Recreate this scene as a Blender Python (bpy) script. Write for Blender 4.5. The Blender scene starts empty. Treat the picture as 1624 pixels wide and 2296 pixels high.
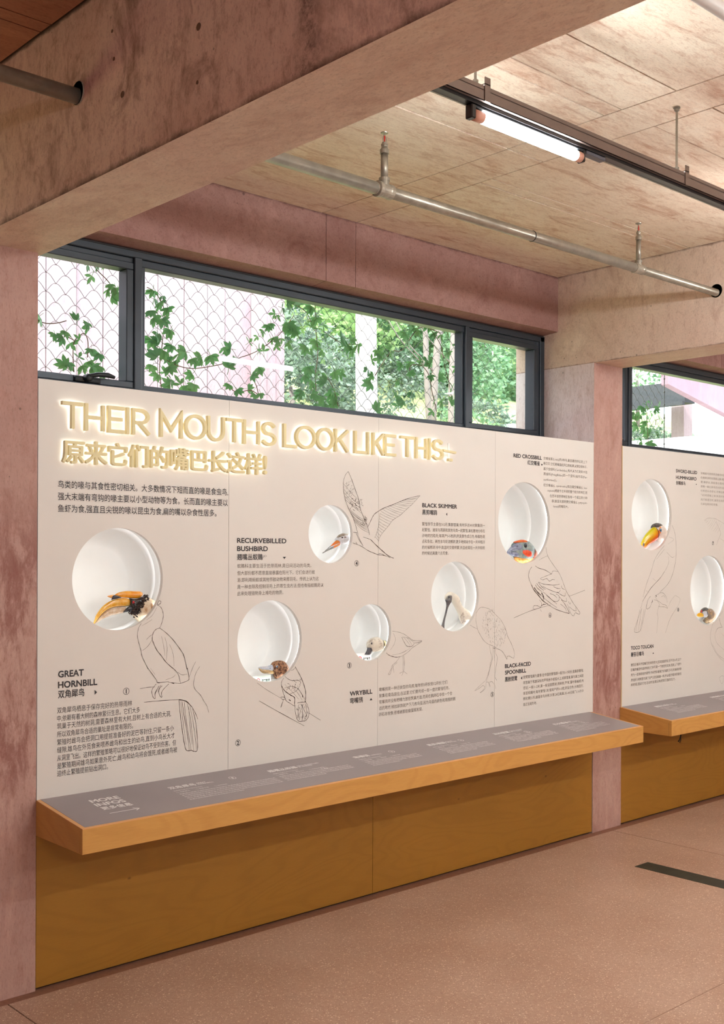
import bpy, bmesh, math, random
from mathutils import Vector, Matrix, noise as mnoise

# ------------------------------------------------------------------ camera
W, H = 1624, 2296
FPX, HORX, HORY, YAW, ROLL, CD, CH = 2483.6954, 812.0, 1235.3317, .829093, .0036775, 3.75562, 1.6
FWD = Vector((math.cos(YAW), math.sin(YAW), 0)); RGT = Vector((math.sin(YAW), -math.cos(YAW), 0)); UPV = Vector((0, 0, 1))
CPOS = Vector((0, -CD, CH))
scn = bpy.context.scene
cam_d = bpy.data.cameras.new('camera'); cam = bpy.data.objects.new('camera', cam_d)
scn.collection.objects.link(cam)
cr, sr = math.cos(ROLL), math.sin(ROLL)
cx_ = RGT * cr + UPV * sr          # camera x axis after the small roll
cy_ = -RGT * sr + UPV * cr
cam.matrix_world = Matrix(((cx_.x, cy_.x, -FWD.x, CPOS.x), (cx_.y, cy_.y, -FWD.y, CPOS.y), (cx_.z, cy_.z, -FWD.z, CPOS.z), (0, 0, 0, 1)))
cam_d.sensor_fit = 'VERTICAL'; cam_d.sensor_height = 36; cam_d.lens = 36 * FPX / H
cam_d.shift_x = -(HORX - W / 2) / H; cam_d.shift_y = (HORY - H / 2) / H
cam_d.clip_start = .05; cam_d.clip_end = 300
scn.camera = cam

# ------------------------------------------------------------------ world, sun, exposure
w = bpy.data.worlds.new('sky'); scn.world = w; w.use_nodes = True
nt = w.node_tree; bg = nt.nodes['Background']
SKY_STRENGTH = 4.2
bg.inputs[0].default_value = (.86, .93, 1.0, 1); bg.inputs[1].default_value = SKY_STRENGTH
sd = bpy.data.lights.new('sun', 'SUN'); sd.energy = 5.6; sd.angle = .02; sd.color = (1, .95, .86)
so = bpy.data.objects.new('sun', sd); scn.collection.objects.link(so)
so.rotation_euler = Vector((.72, .18, -.67)).to_track_quat('-Z', 'Y').to_euler(); so.location = (-4, -6, 12)
scn.view_settings.view_transform = 'Standard'; scn.view_settings.look = 'None'
scn.view_settings.gamma = 1; scn.view_settings.use_curve_mapping = False
scn.view_settings.exposure = 0.8
TUBE_E = 66.0; FILL_UP_E = 70.0; LED_E = 3.9; HALO_E = 2.2
cy = scn.cycles
cy.max_bounces = 8; cy.diffuse_bounces = 4; cy.glossy_bounces = 3; cy.transmission_bounces = 4; cy.transparent_max_bounces = 12
cy.caustics_reflective = False; cy.caustics_refractive = False; cy.sample_clamp_indirect = 6
cy.use_adaptive_sampling = True; cy.adaptive_threshold = .025

# ------------------------------------------------------------------ helpers
COL = scn.collection
R = random.Random(7)

def ray(px, py):
    u = px - HORX; v = py - HORY
    a = u * cr + v * sr; b = -u * sr + v * cr
    return FWD * FPX + RGT * a - UPV * b

def at(ax, val, px, py):
    d = ray(px, py); i = 'xyz'.index(ax); t = (val - CPOS[i]) / d[i]
    return CPOS + d * t

def tag(o, label=None, cat=None, group=None, kind=None):
    if label: o['label'] = label
    if cat: o['category'] = cat
    if group: o['group'] = group
    if kind: o['kind'] = kind
    return o

def empty(name, loc=(0, 0, 0), label=None, cat=None, group=None, kind=None):
    o = bpy.data.objects.new(name, None); COL.objects.link(o); o.location = loc; o.empty_display_size = .05
    return tag(o, label, cat, group, kind)

def link(name, me, parent=None, mat=None, smooth=False):
    o = bpy.data.objects.new(name, me); COL.objects.link(o)
    if mat and not me.materials: me.materials.append(mat)
    if smooth:
        for p in me.polygons: p.use_smooth = True
    if parent:
        o.parent = parent; o.matrix_parent_inverse = Matrix.Translation(-Vector(parent.location))
    return o

class MB:
    def __init__(s): s.v = []; s.f = []
    def add(s, vs, fs):
        n = len(s.v); s.v += [tuple(v) for v in vs]; s.f += [tuple(i + n for i in f) for f in fs]; return s
    def box(s, x0, x1, y0, y1, z0, z1, bev=0):
        if bev:
            bm = bmesh.new(); bmesh.ops.create_cube(bm, size=1)
            for v in bm.verts: v.co = Vector(((x0 + x1) / 2 + v.co.x * (x1 - x0), (y0 + y1) / 2 + v.co.y * (y1 - y0), (z0 + z1) / 2 + v.co.z * (z1 - z0)))
            bmesh.ops.bevel(bm, geom=bm.edges[:], offset=bev, segments=1, affect='EDGES')
            bm.verts.index_update(); s.add([v.co for v in bm.verts], [[v.index for v in f.verts] for f in bm.faces]); bm.free(); return s
        vs = [(x, y, z) for x in (x0, x1) for y in (y0, y1) for z in (z0, z1)]
        return s.add(vs, [(0, 1, 3, 2), (4, 6, 7, 5), (0, 4, 5, 1), (2, 3, 7, 6), (0, 2, 6, 4), (1, 5, 7, 3)])
    def tube(s, pts, r, seg=8, cap=True):
        pts = [Vector(p) for p in pts]; n = len(pts); base = len(s.v); rr = r if hasattr(r, '__len__') else [r] * n
        prev = None
        for i, p in enumerate(pts):
            t = (pts[min(i + 1, n - 1)] - pts[max(i - 1, 0)]).normalized()
            if prev is None: nx = t.orthogonal().normalized()
            else: nx = (prev - t * prev.dot(t)); nx = nx.normalized() if nx.length > 1e-6 else t.orthogonal().normalized()
            prev = nx; ny = t.cross(nx)
            for k in range(seg):
                a = 2 * math.pi * k / seg; s.v.append(tuple(p + (nx * math.cos(a) + ny * math.sin(a)) * rr[i]))
        for i in range(n - 1):
            for k in range(seg):
                k2 = (k + 1) % seg; a = base + i * seg
                s.f.append((a + k, a + k2, a + seg + k2, a + seg + k))
        if cap:
            s.f.append(tuple(base + k for k in range(seg))[::-1]); s.f.append(tuple(base + (n - 1) * seg + k for k in range(seg)))
        return s
    def lathe(s, prof, c, axis='z', seg=24):
        # prof: list of (radius, height along axis)
        base = len(s.v); c = Vector(c)
        for r, h in prof:
            for k in range(seg):
                a = 2 * math.pi * k / seg; u, v_ = r * math.cos(a), r * math.sin(a)
                p = {'z': (u, v_, h), 'y': (u, h, v_), 'x': (h, u, v_)}[axis]
                s.v.append(tuple(c + Vector(p)))
        for i in range(len(prof) - 1):
            for k in range(seg):
                k2 = (k + 1) % seg; a = base + i * seg
                s.f.append((a + k, a + k2, a + seg + k2, a + seg + k))
        if prof[0][0] > 1e-5: s.f.append(tuple(base + k for k in range(seg))[::-1])
        if prof[-1][0] > 1e-5: s.f.append(tuple(base + (len(prof) - 1) * seg + k for k in range(seg)))
        return s
    def ball(s, c, r, sq=(1, 1, 1), seg=14, rings=8):
        c = Vector(c); prof = [(math.sin(math.pi * i / rings), -math.cos(math.pi * i / rings)) for i in range(rings + 1)]
        base = len(s.v)
        for rr, h in prof:
            for k in range(seg):
                a = 2 * math.pi * k / seg
                s.v.append((c.x + r * sq[0] * rr * math.cos(a), c.y + r * sq[1] * rr * math.sin(a), c.z + r * sq[2] * h))
        for i in range(rings):
            for k in range(seg):
                k2 = (k + 1) % seg; a = base + i * seg
                s.f.append((a + k, a + k2, a + seg + k2, a + seg + k))
        return s
    def mesh(s, name):
        me = bpy.data.meshes.new(name); me.from_pydata(s.v, [], s.f); me.update(); return me
    def build(s, name, mat, parent=None, smooth=False, fix=False):
        me = s.mesh(name)
        if fix:
            bm = bmesh.new(); bm.from_mesh(me); bmesh.ops.remove_doubles(bm, verts=bm.verts, dist=1e-6)
            bmesh.ops.recalc_face_normals(bm, faces=bm.faces); bm.to_mesh(me); bm.free()
        return link(name, me, parent, mat, smooth)

# ------------------------------------------------------------------ materials
def srgb(r, g, b):
    f = lambda c: (c / 255 / 12.92) if c / 255 <= .04045 else ((c / 255 + .055) / 1.055) ** 2.4
    return (f(r), f(g), f(b), 1)

def newmat(name):
    m = bpy.data.materials.new(name); m.use_nodes = True
    n = m.node_tree.nodes; return m, n, m.node_tree.links, n['Principled BSDF']

def N(n, kind, **kw):
    x = n.new(kind)
    for k, v in kw.items():
        if k in x.inputs: x.inputs[k].default_value = v
        else: setattr(x, k, v)
    return x

def mixc(n, l, fac, a, b, mode='MIX'):
    m = n.new('ShaderNodeMix'); m.data_type = 'RGBA'; m.blend_type = mode; m.clamp_factor = True
    for sock, val in ((m.inputs['Factor'], fac), (m.inputs['A'], a), (m.inputs['B'], b)):
        if hasattr(val, 'links'): l.new(val, sock)
        else: sock.default_value = val
    return m.outputs['Result']

def ramp(n, l, src, lo, hi, v0=0., v1=1.):
    r = n.new('ShaderNodeMapRange'); r.inputs['From Min'].default_value = lo; r.inputs['From Max'].default_value = hi
    r.inputs['To Min'].default_value = v0; r.inputs['To Max'].default_value = v1; r.clamp = True
    l.new(src, r.inputs['Value']); return r.outputs['Result']

def pos(n, l, scale=(1, 1, 1), off=(0, 0, 0)):
    g = n.new('ShaderNodeNewGeometry'); mp = n.new('ShaderNodeMapping')
    mp.inputs['Scale'].default_value = scale; mp.inputs['Location'].default_value = off
    l.new(g.outputs['Position'], mp.inputs['Vector']); return mp.outputs['Vector']

def tex(n, l, vec, scale, detail=4, rough=.6, dist=0.):
    t = n.new('ShaderNodeTexNoise'); t.inputs['Scale'].default_value = scale; t.inputs['Detail'].default_value = detail
    t.inputs['Roughness'].default_value = rough; t.inputs['Distortion'].default_value = dist; l.new(vec, t.inputs['Vector']); return t.outputs['Fac']

def plain(name, col, rough=.6, metal=0., spec=.5, var=.06, scale=8, coat=0):
    m, n, l, b = newmat(name)
    t = tex(n, l, pos(n, l), scale, 4)
    dk = tuple(c * (1 - var) for c in col[:3]) + (1,); lt = tuple(min(1, c * (1 + var)) for c in col[:3]) + (1,)
    l.new(mixc(n, l, ramp(n, l, t, .35, .65), dk, lt), b.inputs['Base Color'])
    b.inputs['Roughness'].default_value = rough; b.inputs['Metallic'].default_value = metal
    b.inputs['Specular IOR Level'].default_value = spec; b.inputs['Coat Weight'].default_value = coat
    return m

def emit(name, col, e):
    m, n, l, b = newmat(name)
    b.inputs['Base Color'].default_value = (.8, .8, .8, 1); b.inputs['Emission Color'].default_value = col; b.inputs['Emission Strength'].default_value = e
    return m

def concrete(name, base, alt, stain, streak=(1, 1, 1), stain_lo=.58, off=(0, 0, 0), board=None, rough=.75, pores=True, patch=None, perobj=0., amp=1., dirt=(), seam=None):
    m, n, l, b = newmat(name)
    p1 = pos(n, l, (1, 1, 1), off); ps = pos(n, l, streak, off)
    big = tex(n, l, p1, 1.3, 6, .6, .4)
    col = mixc(n, l, ramp(n, l, big, .36, .64), base, alt)
    med = tex(n, l, ps, 5.5, 8, .68, .6)
    col = mixc(n, l, ramp(n, l, med, stain_lo, stain_lo + .14, 0, .62 * min(1.3, amp)), col, stain)
    blot = tex(n, l, pos(n, l, streak, (off[0] + 2, off[1] + 9, off[2])), 2.1, 10, .78, .5)
    col = mixc(n, l, ramp(n, l, blot, .53, .70, 0, .5 * amp), col, stain)
    fine = tex(n, l, ps, 38, 6, .75)
    col = mixc(n, l, ramp(n, l, fine, .3, .72, .0, .34), col, tuple(c * .62 for c in base[:3]) + (1,))
    grit = tex(n, l, ps, 110, 4, .8)
    col = mixc(n, l, ramp(n, l, grit, .52, .66, 0, .34), col, tuple(c * .5 for c in stain[:3]) + (1,))
    mid = tex(n, l, ps, 17, 9, .82, .4)
    col = mixc(n, l, ramp(n, l, mid, .50, .66, 0, .42 * amp), col, stain)
    lt = tex(n, l, pos(n, l, streak, (off[0] + 7, off[1] + 3, off[2] + 5)), 3.1, 7, .7, .8)
    col = mixc(n, l, ramp(n, l, lt, .56, .75, 0, .45), col, tuple(min(1, c * 1.35 + .02) for c in base[:3]) + (1,))
    if patch:   # brushed rusty-red patches: (colour, low z, high z)
        pc, z0, z1 = patch
        sx = n.new('ShaderNodeSeparateXYZ'); l.new(p1, sx.inputs[0])
        up = ramp(n, l, sx.outputs['Z'], z0 - .3, z0 + .1); dn = ramp(n, l, sx.outputs['Z'], z1, z1 + .35, 1, 0)
        t = tex(n, l, pos(n, l, (1.6, 1.6, .55), (3, 1, 9)), 7, 10, .75, .3)
        mk = ramp(n, l, t, .44, .56)
        mm = n.new('ShaderNodeMath'); mm.operation = 'MULTIPLY'; l.new(up, mm.inputs[0]); l.new(dn, mm.inputs[1])
        m2 = n.new('ShaderNodeMath'); m2.operation = 'MULTIPLY'; l.new(mm.outputs[0], m2.inputs[0]); l.new(mk, m2.inputs[1])
        m3 = n.new('ShaderNodeMath'); m3.operation = 'MULTIPLY'; l.new(m2.outputs[0], m3.inputs[0]); m3.inputs[1].default_value = .58
        col = mixc(n, l, m3.outputs[0], col, pc)
    if pores:
        v = n.new('ShaderNodeTexVoronoi'); v.inputs['Scale'].default_value = 17; l.new(p1, v.inputs['Vector'])
        sz = tex(n, l, p1, 6, 2)
        mm = n.new('ShaderNodeMath'); mm.operation = 'MULTIPLY'; mm.inputs[1].default_value = .13; l.new(ramp(n, l, sz, .45, .75), mm.inputs[0])
        lt_ = n.new('ShaderNodeMath'); lt_.operation = 'LESS_THAN'; l.new(v.outputs['Distance'], lt_.inputs[0]); l.new(mm.outputs[0], lt_.inputs[1])
        m4 = n.new('ShaderNodeMath'); m4.operation = 'MULTIPLY'; m4.inputs[1].default_value = .7; l.new(lt_.outputs[0], m4.inputs[0])
        col = mixc(n, l, m4.outputs[0], col, tuple(c * .3 for c in base[:3]) + (1,))
    dk = tuple(c * .42 for c in stain[:3]) + (1,)
    for z0, dz in dirt:     # ragged grime along a cast edge, at height z0 and reaching dz
        sx = n.new('ShaderNodeSeparateXYZ'); l.new(p1, sx.inputs[0])
        dn_ = tex(n, l, p1, 9, 8, .75); a = n.new('ShaderNodeMath'); a.operation = 'MULTIPLY_ADD'; l.new(dn_, a.inputs[0]); a.inputs[1].default_value = -dz * 3.2; l.new(sx.outputs['Z'], a.inputs[2])
        lo_ = z0 - dz * 1.6
        mk = ramp(n, l, a.outputs[0], lo_ - abs(dz) * .1, lo_ + abs(dz) * .9, .8, 0) if dz > 0 else ramp(n, l, a.outputs[0], lo_ - abs(dz) * .9, lo_ + abs(dz) * .1, 0, .8)
        col = mixc(n, l, mk, col, dk)
    if seam is not None:    # rough vertical honeycomb streak where two pours meet
        sx = n.new('ShaderNodeSeparateXYZ'); l.new(p1, sx.inputs[0])
        wob = tex(n, l, p1, 7, 6, .7); a = n.new('ShaderNodeMath'); a.operation = 'MULTIPLY_ADD'; l.new(wob, a.inputs[0]); a.inputs[1].default_value = .09; l.new(sx.outputs['Y'], a.inputs[2])
        s2 = n.new('ShaderNodeMath'); s2.operation = 'SUBTRACT'; l.new(a.outputs[0], s2.inputs[0]); s2.inputs[1].default_value = seam + .045
        ab = n.new('ShaderNodeMath'); ab.operation = 'ABSOLUTE'; l.new(s2.outputs[0], ab.inputs[0])
        g1 = ramp(n, l, ab.outputs[0], .004, .05, 1, 0); g2 = ramp(n, l, tex(n, l, p1, 26, 6, .8), .4, .62, 0, .85)
        m6 = n.new('ShaderNodeMath'); m6.operation = 'MULTIPLY'; l.new(g1, m6.inputs[0]); l.new(g2, m6.inputs[1]); col = mixc(n, l, m6.outputs[0], col, dk)
    if perobj:
        oi = n.new('ShaderNodeObjectInfo')
        col = mixc(n, l, ramp(n, l, oi.outputs['Random'], 0, 1, 0, perobj), col, stain)
    l.new(col, b.inputs['Base Color']); b.inputs['Roughness'].default_value = rough; b.inputs['Specular IOR Level'].default_value = .3
    bu = n.new('ShaderNodeBump'); bu.inputs['Strength'].default_value = .25; bu.inputs['Distance'].default_value = .004
    l.new(fine, bu.inputs['Height']); l.new(bu.outputs[0], b.inputs['Normal'])
    return m

M = {}
M['concrete'] = concrete('pink_concrete', srgb(172, 136, 130), srgb(160, 120, 114), srgb(124, 80, 74), dirt=((3.208, -.014),))
M['white_wall'] = plain('white_painted_wall', srgb(226, 222, 214), .8)
M['column_side'] = concrete('grey_pink_column_side', srgb(230, 218, 220), srgb(222, 206, 208), srgb(170, 136, 130), streak=(1.5, 1.5, .5), stain_lo=.62, rough=.6)  # paler than the column front: window light put into the side colour
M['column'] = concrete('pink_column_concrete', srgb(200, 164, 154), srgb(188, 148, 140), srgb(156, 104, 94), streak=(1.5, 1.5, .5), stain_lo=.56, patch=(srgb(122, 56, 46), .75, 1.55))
M['beam'] = concrete('warm_beam_concrete', srgb(216, 172, 160), srgb(196, 148, 136), srgb(120, 76, 66), streak=(1, 1.3, .8), stain_lo=.54, amp=1.25, dirt=((2.676, .020), (3.208, -.010)), seam=at('x', 1.5953, 690, 130).y)
M['beam_pale'] = concrete('pale_beam_concrete', srgb(226, 206, 190), srgb(216, 188, 172), srgb(160, 118, 102), streak=(1, 1.3, .8), stain_lo=.58, dirt=((2.676, .008), (3.208, -.012)))
M['soffit'] = concrete('smooth_soffit_concrete', srgb(234, 216, 198), srgb(224, 196, 180), srgb(180, 136, 120), streak=(1.6, .7, 1), stain_lo=.6, rough=.55, pores=False)
M['ceiling'] = concrete('beige_ceiling_concrete', srgb(240, 228, 210), srgb(230, 208, 188), srgb(178, 126, 98), streak=(.6, 2.2, 1), stain_lo=.54, amp=1.35, rough=.6, pores=False, perobj=.16)
M['ceiling_joint'] = plain('ceiling_joint_dark', srgb(96, 60, 44), .9)
M['ceiling_red'] = concrete('red_ceiling_concrete', srgb(176, 112, 88), srgb(160, 96, 74), srgb(110, 54, 40), streak=(.7, 1.8, 1))
M['out_wall'] = concrete('outdoor_board_marked_concrete', srgb(178, 158, 164), srgb(168, 144, 152), srgb(140, 112, 122), streak=(2, 2, .4), pores=False)
M['panel'] = plain('printed_panel_white', srgb(228, 223, 218), .55, var=.015, scale=2)
M['panel_edge'] = plain('panel_raw_edge', srgb(206, 178, 140), .6)
M['ink'] = plain('dark_grey_ink', srgb(52, 48, 52), .6)
M['ink_soft'] = plain('soft_grey_ink', srgb(112, 100, 92), .6)
M['ink_line'] = plain('drawing_ink', srgb(78, 66, 60), .6)
M['ink_pale'] = plain('pale_drawing_ink', srgb(160, 148, 142), .6)
M['white_ink'] = plain('white_ink', srgb(244, 242, 242), .5)
M['niche'] = plain('niche_gloss_white', srgb(238, 238, 236), .38, var=.01)
M['led'] = emit('niche_led', (.96, .98, 1, 1), LED_E)
M['halo'] = emit('letter_backlight', (1, .95, .88, 1), HALO_E)
M['letter'] = plain('cream_gold_acrylic', srgb(232, 219, 170), .45, var=.03)
M['frame'] = plain('anthracite_powder_coat', srgb(58, 66, 76), .38, metal=.3, var=.05)
M['frame_dark'] = plain('black_gasket', srgb(28, 32, 38), .5)
M['steel'] = plain('galvanised_pipe', srgb(150, 142, 130), .34, metal=.55, var=.14, scale=22)
M['bracket'] = plain('brown_grey_channel', srgb(116, 100, 92), .42, metal=.5, var=.08)
M['black'] = plain('black_track', srgb(22, 19, 20), .3)
M['brass_red'] = plain('red_glass_bulb', srgb(190, 40, 30), .3)
M['tube'] = emit('tube_light', (.95, 1, .985, 1), TUBE_E)
M['uplight_mid'] = emit('uplight_strip_mid', (.95, 1, .985, 1), FILL_UP_E * .55)
M['uplight'] = emit('uplight_strip', (.95, 1, .985, 1), FILL_UP_E)
M['uplight_dim'] = emit('uplight_strip_dim', (.95, 1, .985, 1), FILL_UP_E * .10)
M['tube_cap'] = plain('translucent_tube_cap', srgb(206, 150, 130), .35)
M['inlay'] = plain('green_black_stone', srgb(52, 54, 44), .5, var=.25, scale=14)
M['shelf_grey'] = plain('grey_laminate', srgb(152, 143, 146), .42, var=.03, scale=3)
M['dark_gap'] = plain('dark_gap', srgb(40, 30, 24), .9)
M['black_cable'] = plain('black_cable', srgb(24, 20, 20), .5)

def wood(name, base, dark, grain_scale=(1, 1, 3.2)):
    m, n, l, b = newmat(name)
    p = pos(n, l, grain_scale)
    t0 = tex(n, l, p, 1.0, 2, .45, .5)
    sc = n.new('ShaderNodeMath'); sc.operation = 'MULTIPLY'; sc.inputs[1].default_value = 110; l.new(t0, sc.inputs[0])
    sn = n.new('ShaderNodeMath'); sn.operation = 'SINE'; l.new(sc.outputs[0], sn.inputs[0])
    col = mixc(n, l, ramp(n, l, sn.outputs[0], .0, 1, 0, .2), base, dark)
    f = tex(n, l, pos(n, l, (2, 2, 40)), 9, 5, .7)
    col = mixc(n, l, ramp(n, l, f, .35, .75, 0, .35), col, dark)
    g = tex(n, l, pos(n, l), 2.2, 3)
    col = mixc(n, l, ramp(n, l, g, .4, .7, 0, .2), col, tuple(min(1, c * 1.25) for c in base[:3]) + (1,))
    v = n.new('ShaderNodeTexVoronoi'); v.inputs['Scale'].default_value = 3.1; l.new(pos(n, l, (1, 1, 1.6), (5, 2, 1)), v.inputs['Vector'])
    k = ramp(n, l, v.outputs['Distance'], .0, .035, .85, 0)
    col = mixc(n, l, k, col, tuple(c * .3 for c in dark[:3]) + (1,))
    l.new(col, b.inputs['Base Color']); b.inputs['Roughness'].default_value = .45; b.inputs['Specular IOR Level'].default_value = .4
    return m
M['ply'] = wood('birch_plywood', srgb(212, 160, 88), srgb(178, 120, 56))
M['ply_low'] = wood('stained_plywood', srgb(164, 116, 42), srgb(134, 88, 28))  # darker than the shelf ply: shade under the shelf put into the colour
M['ply_edge'] = plain('plywood_edge', srgb(226, 170, 110), .5)
M['ply_dark'] = plain('plywood_dark_seam', srgb(96, 58, 24), .6)

def terrazzo():
    m, n, l, b = newmat('pink_terrazzo')
    p = pos(n, l)
    col = mixc(n, l, ramp(n, l, tex(n, l, p, 1.7, 4), .35, .65), srgb(198, 165, 144), srgb(184, 149, 128))
    col = mixc(n, l, ramp(n, l, tex(n, l, p, 60, 3, .7), .4, .7, 0, .3), col, srgb(150, 100, 80))
    for sc_, lo, c_, f in ((105, .18, srgb(246, 226, 204), .72), (180, .22, srgb(240, 216, 194), .6), (120, .12, srgb(96, 62, 52), .6)):
        v = n.new('ShaderNodeTexVoronoi'); v.inputs['Scale'].default_value = sc_; l.new(pos(n, l, (1, 1, 1), (sc_, 0, 0)), v.inputs['Vector'])
        rnd = n.new('ShaderNodeSeparateColor'); l.new(v.outputs['Color'], rnd.inputs[0])
        a = n.new('ShaderNodeMath'); a.operation = 'MULTIPLY'; a.inputs[1].default_value = lo * 2; l.new(rnd.outputs[0], a.inputs[0])
        lt = n.new('ShaderNodeMath'); lt.operation = 'LESS_THAN'; l.new(v.outputs['Distance'], lt.inputs[0]); l.new(a.outputs[0], lt.inputs[1])
        g = n.new('ShaderNodeMath'); g.operation = 'GREATER_THAN'; g.inputs[1].default_value = .45; l.new(rnd.outputs[1], g.inputs[0])
        mu = n.new('ShaderNodeMath'); mu.operation = 'MULTIPLY'; l.new(lt.outputs[0], mu.inputs[0]); l.new(g.outputs[0], mu.inputs[1])
        m5 = n.new('ShaderNodeMath'); m5.operation = 'MULTIPLY'; m5.inputs[1].default_value = f; l.new(mu.outputs[0], m5.inputs[0])
        col = mixc(n, l, m5.outputs[0], col, c_)
    l.new(col, b.inputs['Base Color'])
    l.new(ramp(n, l, tex(n, l, p, 3, 4), .3, .7, .34, .5), b.inputs['Roughness']); b.inputs['Specular IOR Level'].default_value = .45
    return m
M['terrazzo'] = terrazzo()
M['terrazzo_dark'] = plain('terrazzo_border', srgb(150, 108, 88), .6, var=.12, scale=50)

def leafmat(name, c1, c2, c3, scale=3., trans=.4):
    m, n, l, b = newmat(name)
    t = tex(n, l, pos(n, l), scale, 3, .7)
    col = mixc(n, l, ramp(n, l, t, .35, .6), c1, c2)
    oi = n.new('ShaderNodeObjectInfo'); col = mixc(n, l, ramp(n, l, oi.outputs['Random'], .3, 1, 0, .5), col, c3)
    l.new(col, b.inputs['Base Color']); b.inputs['Roughness'].default_value = .5
    tr = n.new('ShaderNodeBsdfTranslucent'); l.new(col, tr.inputs[0])
    mx = n.new('ShaderNodeMixShader'); mx.inputs[0].default_value = trans
    l.new(b.outputs[0], mx.inputs[1]); l.new(tr.outputs[0], mx.inputs[2]); l.new(mx.outputs[0], n['Material Output'].inputs[0])
    return m
M['creeper'] = leafmat('creeper_leaf', srgb(78, 132, 78), srgb(110, 158, 96), srgb(70, 116, 86), trans=.28)
M['tree_a'] = leafmat('sunny_foliage', srgb(104, 146, 84), srgb(170, 192, 136), srgb(96, 140, 100), 2.6)  # pale second tones put white highlights and glare into the leaf colours
M['tree_b'] = leafmat('dark_foliage', srgb(44, 66, 50), srgb(128, 146, 128), srgb(120, 140, 120), 7.)
M['tree_c'] = leafmat('mid_foliage', srgb(68, 112, 76), srgb(142, 172, 130), srgb(100, 136, 110), 4.)
M['twig'] = plain('brown_twig', srgb(104, 78, 62), .7)
M['bark_white'] = None
def bark(name, base, mark):
    m, n, l, b = newmat(name)
    t = tex(n, l, pos(n, l, (1, 1, 7)), 5, 6, .7); u = tex(n, l, pos(n, l), 12, 4)
    col = mixc(n, l, ramp(n, l, t, .58, .66, 0, .8), base, mark)
    col = mixc(n, l, ramp(n, l, u, .4, .7, 0, .25), col, mark)
    l.new(col, b.inputs['Base Color']); b.inputs['Roughness'].default_value = .8
    return m
M['bark_white'] = bark('white_bark', srgb(178, 170, 172), srgb(84, 76, 78))
M['bark_grey'] = bark('grey_bark', srgb(118, 108, 104), srgb(76, 68, 64))
M['grass'] = plain('dry_grass', srgb(142, 152, 100), .9, var=.3, scale=20)
M['white_out'] = plain('white_render_wall', srgb(238, 234, 238), .8)
M['dark_steel'] = plain('dark_steel_beam', srgb(48, 50, 56), .6, var=.2, scale=30)
M['cable'] = plain('steel_cable', srgb(92, 94, 94), .5, metal=.3)

M['stair_pink'] = concrete('pink_stair_concrete', srgb(136, 110, 120), srgb(126, 98, 108), srgb(104, 78, 88), streak=(5, 5, .4), pores=False)
def glassmat():
    m, n, l, b = newmat('window_glass')
    tr = n.new('ShaderNodeBsdfTransparent'); tr.inputs[0].default_value = (.97, .99, .98, 1)
    gl = n.new('ShaderNodeBsdfGlossy'); gl.inputs['Roughness'].default_value = .02
    fr = n.new('ShaderNodeFresnel'); fr.inputs['IOR'].default_value = 1.35
    gm = n.new('ShaderNodeNewGeometry'); iv = n.new('ShaderNodeMath'); iv.operation = 'SUBTRACT'; iv.inputs[0].default_value = 1; l.new(gm.outputs['Backfacing'], iv.inputs[1])
    mf = n.new('ShaderNodeMath'); mf.operation = 'MULTIPLY'; l.new(fr.outputs[0], mf.inputs[0]); l.new(iv.outputs[0], mf.inputs[1])
    mx = n.new('ShaderNodeMixShader'); l.new(mf.outputs[0], mx.inputs[0]); l.new(tr.outputs[0], mx.inputs[1]); l.new(gl.outputs[0], mx.inputs[2])
    l.new(mx.outputs[0], n['Material Output'].inputs[0]); return m
M['glass'] = glassmat()

# ------------------------------------------------------------------ the setting
ZC = 3.208; ZB = 2.676; ZP = 2.2214; ZS = .6923
PITCH = 3.6405
XR = 1.843; XL2 = 5.2275; XR2 = 5.5056; XW = 1.5953
YB = -7.0
def struct(name, mb, mat, parent=None, **k):
    o = mb.build(name, mat, parent, **k)
    if not parent: o['kind'] = 'structure'
    return o

# columns and beams; bay lines at k = -1 .. 2
def boolean_hole(o, c, r, length):
    cb = MB(); cb.lathe([(r, -length), (r, length)], c, 'x', 28)
    cu = cb.build('cutter', None, fix=True)
    md = o.modifiers.new('hole', 'BOOLEAN'); md.operation = 'DIFFERENCE'; md.solver = 'EXACT'; md.object = cu
    dg = bpy.context.evaluated_depsgraph_get(); dg.update()
    me = bpy.data.meshes.new_from_object(o.evaluated_get(dg)); o.modifiers.clear(); o.data = me
    bpy.data.objects.remove(cu)

PIPE_Y, PIPE_Z = -.762, 2.944
for k in range(-1, 3):
    x0 = XW + k * PITCH - (.0 if k != 1 else .008); x1 = XR + k * PITCH + .02
    if k == 0: x1 = XR
    if k == 1: x0, x1 = XL2, XR2
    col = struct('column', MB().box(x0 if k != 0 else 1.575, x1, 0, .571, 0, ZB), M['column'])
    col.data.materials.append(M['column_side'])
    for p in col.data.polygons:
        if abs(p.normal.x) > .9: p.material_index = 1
    bx1 = x1 + (.022 if k == 0 else 0)
    bm_ = MB().box(x0, bx1, YB, .571, ZB, ZC + .02)
    beam = struct('beam', bm_, M['beam_pale' if k >= 1 else 'beam'], fix=True)
    if k in (0, 1): boolean_hole(beam, (x0 - .1, PIPE_Y, PIPE_Z + .010), .034, .6)
    beam.data.materials.append(M['soffit'])
    for p in beam.data.polygons:
        if p.normal.z < -.9 and abs(p.center.z - ZB) < .002: p.material_index = 1

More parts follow.
